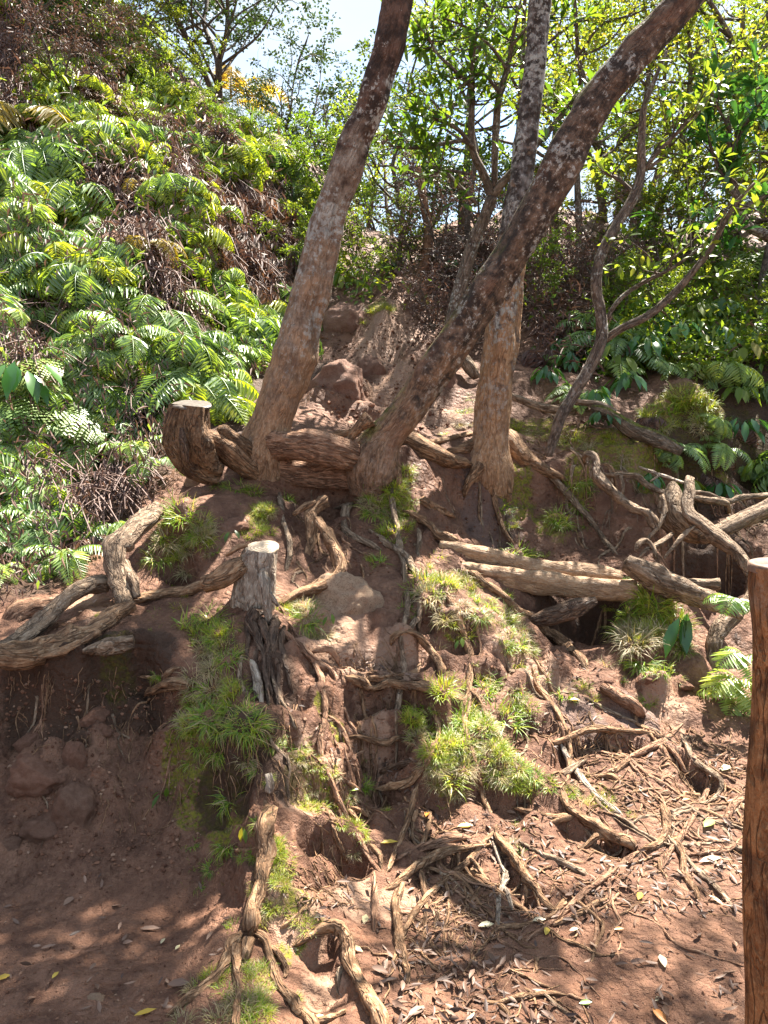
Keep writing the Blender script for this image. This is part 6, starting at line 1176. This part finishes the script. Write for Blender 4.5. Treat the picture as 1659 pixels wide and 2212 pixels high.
for q, (u, v, s_, lab) in enumerate([(1330,720,.22,'broad leafed bush left of the mossy mound'),(1450,740,.24,'teal-green broad leaves behind the mossy mound grass'),(1540,760,.24,'bright broad leaves on the right bank'),(1600,790,.22,'broad leaf clump at the right edge'),(1280,880,.14,'leafy plant by the fallen mossy branch'),(1380,690,.2,'broad leaf plant below the right thicket'),
      (1490,700,.22,'leafy plant in the middle of the right bank'),(1210,760,.12,'small bright plant in the brown brush'),(1300,925,.12,'little bright leaves under the mossy branch'),(1470,1075,.14,'leafy sprout behind the sinuous root'),(1550,1080,.14,'green sprout among the knotted roots'),(1475,1400,.2,'upright pale green spotted leaf in front of the grassy hump'),(1590,870,.16,'glossy leaves right of the mossy mound'),(1180,830,.14,'small glossy plant behind the grey fallen branch'),(1240,800,.18,'broad leaves low between tan trunk and thin tree'),(1330,800,.22,'big leafed plant right of the thin tree foot'),(1420,720,.22,'glossy leaf clump in the shade of the right bank'),(1560,700,.24,'bright leaf clump high on the right bank'),(1620,740,.22,'leaf clump against the right edge'),(1350,850,.16,'low leafy plant above the mossy fallen branch'),(1600,940,.16,'leafy plant in the dark beside the right edge'),(1640,1030,.14,'leafy sprig over the right hollow'),(1400,1060,.10,'tiny leafy sprig beside the hooked root'),(830,590,.2,'bright bush at the gully head'),(740,620,.2,'bright hanging plant beside the leaning trunk'),(985,590,.14,'pale green sapling on the hump right of the gully')]):
    p = at(u, v); broad(lab, p+np.array([0,-.03,.06]), 14 if q != 11 else 3, s_, s_*.36, 30+q, up=.7 if q != 11 else 1.4, arc=6, mat='broad' if q % 3 else 'shrub_yel')
# little weeds
for q, (u, v, s_, lab) in enumerate([(362,1728,.05,'two-leaved seedling on the dark earth wall'),(527,1805,.045,'light green leafy seedling left of the column root'),(500,1165,.06,'small sprout by the hollow'),(715,1345,.05,'single green leaf on the pale boulder edge'),(995,1395,.05,'small green leaf under the turf hump')]):
    broad(lab, at(u, v)+np.array([0,-.01,.02]), 3, s_, s_*.4, 80+q, up=.9, name='seedling', mat='shrub')

# ------------------------------------------------------------------ leaf litter and fallen leaves
def scatter(poly, n, seed):
    r = np.random.default_rng(seed); A_ = np.array(poly); out = []
    while len(out) < n:
        u, v = r.uniform(A_.min(0), A_.max(0))
        if inside(poly, u, v): out.append(at(u, v))
    return np.array(out)
LIT = [([(900,1700),(1150,1720),(1240,1790),(1400,1850),(1659,1740),(1659,1960),(1450,1990),(1250,1950),(1100,1900),(950,1830),(880,1760)], 2600),
       ([(860,1880),(1080,1920),(1330,1930),(1320,2000),(1180,2000),(1050,2040),(900,2050)], 900), ([(820,2040),(1020,2050),(1130,2080),(1150,2150),(1300,2230),(800,2240)], 1100),
       ([(1150,1560),(1300,1600),(1450,1590),(1640,1620),(1640,1760),(1400,1800),(1180,1700)], 1100), ([(560,1900),(780,1900),(870,1980),(800,2020),(640,2040)], 350), ([(740,1420),(900,1440),(960,1500),(760,1470)], 250),
       ([(780,1640),(900,1640),(900,1720),(780,1720)], 160), ([(1180,1400),(1320,1440),(1360,1550),(1180,1590)], 350), ([(100,1290),(260,1290),(240,1360),(80,1370)], 90), ([(1130,930),(1300,930),(1260,1010),(1120,1010)], 160),
       ([(700,700),(900,700),(950,900),(700,920)], 120), ([(1000,1950),(1659,1950),(1659,2230),(1100,2230)], 420), ([(0,1900),(480,1900),(520,2050),(430,2220),(0,2220)], 90), ([(600,1460),(850,1480),(900,1700),(640,1750)], 350)]
mb = MB(); r = np.random.default_rng(9)
for poly, n_ in LIT:
    p = scatter(poly, int(n_*.2), n_); n_ = len(p); az = r.uniform(0, 2*PI, n_); el = r.normal(.05,.28,n_)
    D = np.stack([np.cos(az)*np.cos(el), np.sin(az)*np.cos(el), np.sin(el)], 1); Nn = norm(r.normal(0,.45,(n_,3))+np.array([0,0,1]))
    L_ = r.uniform(.016,.048,n_); p = p+np.array([0,0,.004])+np.abs(r.normal(0,.006,(n_,1)))*np.array([0,0,1])
    leaves(mb, p-D*L_[:,None]*.5, D, Nn, L_, L_*r.uniform(.16,.36,n_), np.clip(r.normal(.33,.24,n_),0,1), fold=.22*np.sign(r.normal(size=(n_,1))), curl=.12, segs=2)
tag(link('leaf_litter', mb.build('leaf_litter', M['litter'])), 'carpet of brown dead leaves over the lower right mud', 'leaf litter', kind='stuff')
# twiglets and fibres in the litter and on the broken earth
mb = MB()
def twigs(poly, n, seed, l0, l1, rad, drop=0):
    p = scatter(poly, n, seed); rr = np.random.default_rng(seed)
    for c in p:
        az = rr.uniform(0, 2*PI); L = rr.uniform(l0, l1)
        if drop: N_ = gnorm(c); d = norm(np.array([rr.normal(0,.4), -.4, -1.0])); d = norm(d-N_*(d@N_)); c = c+N_*.004
        else: d = np.array([math.cos(az), math.sin(az), 0])
        q = np.linspace(0, 1, 5)[:,None]*L*d + c + rr.normal(0, L*.05, (5,3))
        if not drop: q[:,2] = np.maximum(H(q[:,0], q[:,1])+rad*.7, q[:,2]*0+H(q[:,0], q[:,1])+rad*.7)+np.abs(rr.normal(0,.003))
        tube(mb, q, np.linspace(rad, rad*.5, 5)*rr.uniform(.5,1.3), sides=5, lump=.15, seed=int(rr.integers(99)))
for poly, n_ in LIT[:4]: twigs(poly, n_//40, n_+1, .04, .16, .0026)
twigs([(900,1850),(1080,1900),(1060,2050),(880,2050)], 160, 71, .02, .07, .0022)
twigs([(640,1640),(800,1680),(840,1760),(680,1800),(620,1980),(780,1960)], 170, 72, .03, .12, .002)
twigs([(1180,1560),(1600,1580),(1600,1750),(1200,1760)], 150, 73, .05, .2, .0036)
twigs([(740,1420),(900,1440),(920,1480),(760,1470)], 40, 74, .05, .14, .0024)
twigs([(20,1440),(400,1440),(400,1600),(20,1620)], 80, 75, .04, .14, .0022, 1)
twigs([(200,1560),(430,1560),(420,1800),(200,1780)], 70, 76, .03, .1, .0018, 1)
twigs([(420,1500),(640,1520),(640,1720),(480,1700)], 90, 77, .05, .16, .0022, 1)
twigs([(960,1330),(1010,1330),(1010,1380),(950,1370)], 26, 78, .05, .1, .0018, 1)
twigs([(620,1100),(760,1060),(760,1200),(640,1220)], 40, 79, .03, .1, .0018, 1)
twigs([(1120,930),(1300,930),(1260,1010),(1120,1010)], 60, 80, .05, .2, .003)
tag(link('twig_litter', mb.build('twig_litter', M['root'])), 'fine rootlets and twigs strewn on the mud', 'twigs', kind='stuff')
mb = MB(); rG = np.random.default_rng(12); O_ = np.array([[1,0,0],[-1,0,0],[0,1,0],[0,-1,0],[0,0,1],[0,0,-1],[.6,.6,.5],[-.6,.5,.6],[.5,-.6,.6]],float)
T8 = np.array([[0,6,4],[0,2,6],[2,7,6],[6,7,4],[2,1,7],[1,4,7],[1,3,4],[3,8,4],[3,0,8],[0,4,8],[0,3,5],[3,1,5],[1,2,5],[2,0,5]])
for poly, n_, s0, s1 in [([(10,1460),(420,1480),(440,1880),(10,1900)], 1500, .002, .011), ([(10,1890),(500,1880),(520,2030),(380,2212),(10,2212)], 700, .0015,.006), ([(640,1420),(1180,1400),(1180,1750),(640,1780)], 1100, .002,.009), ([(620,1040),(1340,1020),(1350,1210),(640,1260)], 900, .002,.012),
                         ([(1180,1400),(1640,1480),(1640,1780),(1180,1760)], 700, .002,.009), ([(1000,1950),(1600,1950),(1600,2212),(900,2212)], 700, .0015,.006), ([(690,680),(950,690),(970,930),(700,940)], 900, .004,.022)]:
    p = scatter(poly, n_, n_+3); R_ = s0+(s1-s0)*rG.random(n_)**3
    V_ = O_[None]*(R_[:,None]*rG.uniform(.55,1.2,(n_,3)))[:,None,:]*rG.uniform(.75,1.2,(n_,9,1)); az = rG.uniform(0,6.28,n_); c_, s_ = np.cos(az)[:,None], np.sin(az)[:,None]
    V_ = np.stack([V_[...,0]*c_-V_[...,1]*s_, V_[...,0]*s_+V_[...,1]*c_, V_[...,2]], -1)+p[:,None,:]+np.array([0,0,.2])*R_[:,None,None]
    mb.add(V_.reshape(-1,3), (T8[None]+9*np.arange(n_)[:,None,None]).reshape(-1,3), rnd=np.repeat(rG.random(n_), 9))
tag(link('gravel', mb.build('gravel', M['grit'], smooth=False)), 'crumbs of earth and small grit lying on the mud', 'gravel', kind='stuff')
# rootlets one can tell apart only by where they lie
RL = [('thin pale rootlet in the fan of litter right of the sharp-edged root', [(1160,1840),(1400,1860),(1400,1990),(1170,1970)], 16, .08, .22),
      ('slender rootlet on the broken steps left of the post', [(1180,1600),(1600,1600),(1600,1760),(1220,1760)], 16, .10, .30),
      ('slender rootlet near the bottom leaf heap', [(860,2040),(1180,2060),(1250,2200),(860,2200)], 18, .06, .2),
      ('short rootlet on the crumbly mud below the long curved root', [(880,1890),(1070,1930),(1060,2040),(890,2040)], 18, .05, .15),
      ('loose thin root on the sunny ledge left of the pit', [(640,1620),(780,1640),(800,1740),(660,1760)], 14, .06, .2)]
for q, (lab, poly, n_, l0, l1) in enumerate(RL):
    rr = np.random.default_rng(900+q)
    for c in scatter(poly, n_, 900+q):
        L = rr.uniform(l0, l1); az = rr.normal(-PI/2, .9); k = 9; xy = c[:2]+np.cumsum(np.stack([np.cos(az+rr.normal(0,.35,k).cumsum()*.6), np.sin(az+rr.normal(0,.35,k).cumsum()*.6)], 1), 0)*L/k
        rad = rr.uniform(.0028,.0065); q3 = np.column_stack([xy, H(xy[:,0], xy[:,1])+rad*.5]); q3[0,2] -= rad*1.5; q3[-1,2] -= rad
        m2 = MB(); S = crom(q3, .012); tube(m2, S, np.linspace(rad, rad*.45, len(S)), sides=7, lump=.2, groove=.2, seed=int(rr.integers(90)))
        tag(link('rootlet', m2.build('rootlet', M['root' if rr.random() < .6 else 'root_red'], S[0]), None, S[0]), lab, 'root', lab.replace('rootlet', 'rootlets').replace('root ', 'roots '))
RN = [('thin root creeping over the steps between the turf mantle and the pale boulder', [(640,1420),(900,1420),(900,1760),(660,1760)], 16, .25,.7, .006,.012),
      ('root creeping down the broken slope under the stripped logs', [(1000,1320),(1350,1330),(1400,1560),(1050,1560)], 14, .25,.8, .006,.013),
      ('root in the tangle spreading over the steps before the post', [(1180,1570),(1600,1560),(1600,1800),(1200,1780)], 18, .3,.9, .005,.011),
      ('root in the fan running out over the lower middle mud', [(840,1760),(1280,1780),(1350,1960),(850,1960)], 15, .25,.8, .005,.010),
      ('thin root crawling down the earth between the middle trunks and the logs', [(900,1020),(1260,1030),(1300,1200),(960,1200)], 12, .2,.55, .005,.011),
      ('thin root on the shaded earth face below the leaning tree', [(610,1050),(800,1050),(840,1260),(640,1280)], 10, .2,.5, .005,.010),
      ('thin bare root poking from the dark left earth wall', [(30,1440),(420,1460),(400,1720),(60,1700)], 12, .15,.4, .004,.008),
      ('root over the shelf between the upright trunk and the thin tree', [(1110,860),(1300,880),(1290,1010),(1120,1010)], 10, .25,.7, .007,.014),
      ('wiry root hanging in the dark right hollow', [(1400,990),(1640,1000),(1640,1120),(1440,1140)], 22, .2,.7, .004,.012),
      ('root tangled on the right bank above the weathered log', [(1300,960),(1500,980),(1480,1200),(1380,1180)], 16, .25,.7, .005,.012)]
for q, (lab, poly, n_, l0, l1, r0_, r1_) in enumerate(RN):
    rr = np.random.default_rng(300+q)
    for c in scatter(poly, n_, 300+q):
        m2 = MB(); o0 = None; rad = rr.uniform(r0_, r1_); L = rr.uniform(l0, l1); az = None
        def crawl(p, az, L, rad):
            k = max(6, int(L/.022)); Q_ = [p]
            for i in range(k):
                N_ = gnorm(Q_[-1], .04); dn = np.array([N_[0], N_[1]])*1.1; hd = np.array([math.cos(az), math.sin(az)])+dn*.35+rr.normal(0,.28,2); az = math.atan2(hd[1], hd[0])
                xy = Q_[-1][:2]+np.array([math.cos(az), math.sin(az)])*.022*max(.35, N_[2]); Q_.append(np.array([xy[0], xy[1], float(H(xy[0], xy[1]))]))
            A_ = np.array(Q_); t_ = np.linspace(0, 1, len(A_)); z_ = np.convolve(np.pad(A_[:,2], 2, mode='edge'), np.ones(5)/5, 'valid'); A_[:,2] = np.maximum(z_, A_[:,2]-rad*.5)
            R_ = rad*(1-.65*t_)*(1+.22*fbm(t_*9, t_*0+L*31, s=3, o=2)); A_[:,2] += R_*(.35+.5*fbm(t_*L*9, t_*0+rad*999, s=5, o=2)) - rad*2.2*np.clip(1-t_*8, 0, 1) - rad*1.6*np.clip(t_*8-7, 0, 1)
            S_ = crom(np.column_stack([A_, R_]), .012); tube(m2, S_[:,:3], S_[:,3], sides=9, lump=.25, groove=.3, knots=3, seed=int(rr.integers(90))); return A_, az
        A_, az1 = crawl(c, rr.normal(-PI/2, .8), L, rad); o0 = A_[0]
        for w_ in range(int(rr.integers(0, 3))):
            i = int(rr.uniform(.2, .7)*len(A_)); crawl(A_[i], az1+rr.choice([-1,1])*rr.uniform(.5, 1.1), L*rr.uniform(.3,.6), rad*.65)
        tag(link('exposed_root', m2.build('exposed_root', M[['root','root_red','root_grey'][int(rr.integers(3))]], o0), None, o0), lab, 'root', lab.replace('root', 'roots', 1))
# single fallen leaves
LV = [('bright yellow leaf on the dark mud at the bottom left', 'leaf_yellow',314,2192,46,.3),('small yellow leaf left of the flat pale stone', 'leaf_yellow',120,2112,22,1.2),('yellow leaf at the left edge', 'leaf_yellow',8,2117,30,.4),('large grey curled leaf on the mud left of the column root','litter',386,2130,58,.1),('dark rolled leaf on the left mud','litter',325,2010,52,.05),
      ('pale tan leaf on the left mud','leaf_pale',352,2038,24,1.3),('little tan leaf right of the pale tan leaf','leaf_pale',384,2052,22,1.0),('dark leaf low on the left mud','litter',105,2050,38,.3),('brown leaf stalk near the foot of the wall','litter',150,1950,44,1.1),
      ('green-striped pale leaf on the bare mud','leaf_pale',1431,2080,52,1.4),('tan leaf cut by the bottom edge','leaf_orange',1425,2200,44,-1.0),('pale green leaf at the bottom middle','leaf_green',1265,2172,30,.1),('small pink-tan leaf above the tan bottom leaf','leaf_pale',1420,2164,24,.5),('orange leaf on the mud by the curved root','leaf_orange',1337,2012,22,.1),('yellow-green leaf left of the curved root','leaf_yellow',1181,2016,30,1.0),
      ('round pale leaf left of the curved root','leaf_pale',1240,2013,26,.2),('yellow-edged leaf in the litter','leaf_yellow',1382,1940,32,.8),('yellow leaf in the litter near the round stone','leaf_yellow',1464,1817,26,.1),('bright green round leaf on the litter by the splayed foot','leaf_green',1532,1782,46,.5),('long pale leaf in the litter near the post','leaf_pale',1535,1860,70,.2),
      ('pale oblong leaf right of the snaking root','leaf_pale',1546,1948,42,-.8),('large pale leaf on the right step','leaf_pale',1568,1662,46,.5),('orange leaf at the litter top','leaf_orange',1482,1731,18,.2),('orange leaf at the forked root end','leaf_orange',922,1762,26,1.2),('yellow leaf pair left in the litter','leaf_yellow',1005,1788,34,.1),('yellow leaf beside the long curved root','leaf_yellow',840,1823,40,.1),
      ('pale leaf near the thin straight vertical root','leaf_pale',789,1990,42,1.4),('pale pink leaf beside the knee root','leaf_pale',772,2055,34,-.4),('pale green leaf on the ledge left of the pit','leaf_green',760,1710,30,.1),('small orange leaf in the mud hollow','leaf_orange',687,2202,24,.2),('brown curved leaf in the bottom litter heap','litter',900,2190,56,.4),('purple-brown leaf right of the knee root','litter',820,2100,48,-.3),
      ('dark glossy leaf in the bottom litter heap','litter',960,2120,50,.2),('pale pointed leaf beside the crooked foot','leaf_pale',1620,1990,24,.3),('whitish leaf pair on the mud below the fan root','leaf_pale',1165,1992,36,.1),('pinkish leaf left of the bleached root','leaf_pale',1050,2003,44,.15),('yellowing leaf on the shelf below the diagonal root','leaf_yellow',1240,1515,26,.1)]
for q, (lab, m, u, v, s_, a) in enumerate(LV):
    p = at(u, v); L = px(s_, p)*(.85 if m in ('leaf_pale','litter') else 1.05); m2 = MB(); D = np.array([[math.cos(a), math.sin(a)*1.6, .06]])
    leaves(m2, np.array([[0,0,0.0]])-norm(D)*L*.5, D, np.array([[.1*math.sin(q),-.25,1.0]]), L, L*(.42 if 'long' not in lab and 'dark' not in lab else .26), np.array([.35+.3*((q*37) % 10)/10 if m == 'litter' else (q*13 % 10)/10]), fold=.16, curl=.10, segs=2)
    tag(link('fallen_leaf', m2.build('fallen_leaf', M[m]), None, p+np.array([0,0,.010])), lab, 'leaf', 'fallen leaves on the mud')
DL = []
for q in range(6):
    m2 = MB(); leaves(m2, np.array([[-.5,0,0.]]), np.array([[1,0,.05]]), np.array([[.1*math.sin(q),.3*math.cos(q*2),1.0]]), 1.0, .27+.05*(q % 3), np.array([.15+.13*q]), fold=.25*(-1)**q, curl=.2, segs=2); DL.append(m2.build('fallen_leaf', M['litter']))
for lab, poly, n_ in [('dead brown leaf in the heap along the bottom edge', [(820,2060),(1020,2060),(1130,2090),(1250,2212),(810,2212)], 45), ('dead leaf scattered on the bare lower right mud', [(1050,1970),(1600,1990),(1600,2210),(1200,2200)], 26), ('dead leaf in the sunny litter before the post', [(1180,1860),(1590,1790),(1590,1960),(1300,1940)], 30), ('dark leaf or chip dotting the shaded left mud', [(20,1900),(460,1900),(500,2020),(400,2190),(20,2190)], 26)]:
    rr = np.random.default_rng(n_)
    for p in scatter(poly, n_, n_+500):
        o = link('fallen_leaf', DL[int(rr.integers(6))], None, p+np.array([0,0,.008+abs(rr.normal(0,.006))]), (rr.normal(0,.3), rr.normal(0,.25), rr.uniform(0,6.3)), rr.uniform(.026,.052)*(.8 if 'chip' in lab else 1))
        tag(o, lab, 'leaf', lab.replace('leaf', 'leaves', 1))

# ------------------------------------------------------------------ sky, sun, camera
w = bpy.data.worlds.new('World'); scene.world = w; w.use_nodes = True; t = w.node_tree; t.nodes.clear()
def wn(typ, **k):
    nd = t.nodes.new('ShaderNode'+typ)
    for a, b in k.items(): setattr(nd, a, b)
    return nd
out = wn('OutputWorld'); bg = wn('Background'); sky = wn('TexSky', sky_type='NISHITA', sun_disc=False, sun_elevation=SUN_EL, sun_rotation=SUN_AZ, air_density=1.0, dust_density=1.0, ozone_density=2.0)
tc = wn('TexCoord'); mp = wn('Mapping'); mp.inputs['Scale'].default_value = (2.2, 2.2, 5.5); mp.inputs['Location'].default_value = (.35, .2, .1)
nz = wn('TexNoise'); nz.inputs['Scale'].default_value = 1.5; nz.inputs['Detail'].default_value = 6; nz.inputs['Roughness'].default_value = .55
rp_ = wn('ValToRGB'); rp_.color_ramp.elements[0].position = .34; rp_.color_ramp.elements[1].position = .60
mx = wn('MixRGB'); mx.inputs[2].default_value = CLOUD
t.links.new(tc.outputs['Generated'], mp.inputs[0]); t.links.new(mp.outputs[0], nz.inputs['Vector']); t.links.new(nz.outputs['Fac'], rp_.inputs[0]); t.links.new(rp_.outputs[0], mx.inputs[0]); t.links.new(sky.outputs[0], mx.inputs[1]); t.links.new(mx.outputs[0], bg.inputs[0]); t.links.new(bg.outputs[0], out.inputs[0])
bg.inputs[1].default_value = SKY
sl = bpy.data.lights.new('sun', 'SUN'); sl.energy = SUNE; sl.angle = math.radians(.53); sl.color = (1.0, .94, .84)
so = bpy.data.objects.new('sun', sl); COL.objects.link(so); so.location = tuple(SUN*30); so.rotation_euler = Vector(tuple(SUN)).to_track_quat('Z', 'Y').to_euler()
cd = bpy.data.cameras.new('camera'); cam = bpy.data.objects.new('camera', cd); COL.objects.link(cam)
cd.sensor_fit = 'VERTICAL'; cd.sensor_height = 36; cd.sensor_width = 27; cd.lens = 36*F/2212; cd.clip_end = 500; cd.clip_start = .05
cam.location = tuple(CAM); cam.rotation_euler = (math.radians(90)+PITCH, 0, 0); scene.camera = cam
vs = scene.view_settings; vs.view_transform = 'Standard'; vs.look = 'None'; vs.exposure = EXPO; vs.gamma = 1
scene.render.engine = 'CYCLES'; cy = scene.cycles; cy.use_denoising = True; cy.max_bounces = 6; cy.diffuse_bounces = 3; cy.glossy_bounces = 2; cy.transmission_bounces = 4; cy.sample_clamp_indirect = 6
try: cy.denoiser = 'OPENIMAGEDENOISE'; cy.denoising_input_passes = 'RGB_ALBEDO_NORMAL'
except Exception: pass
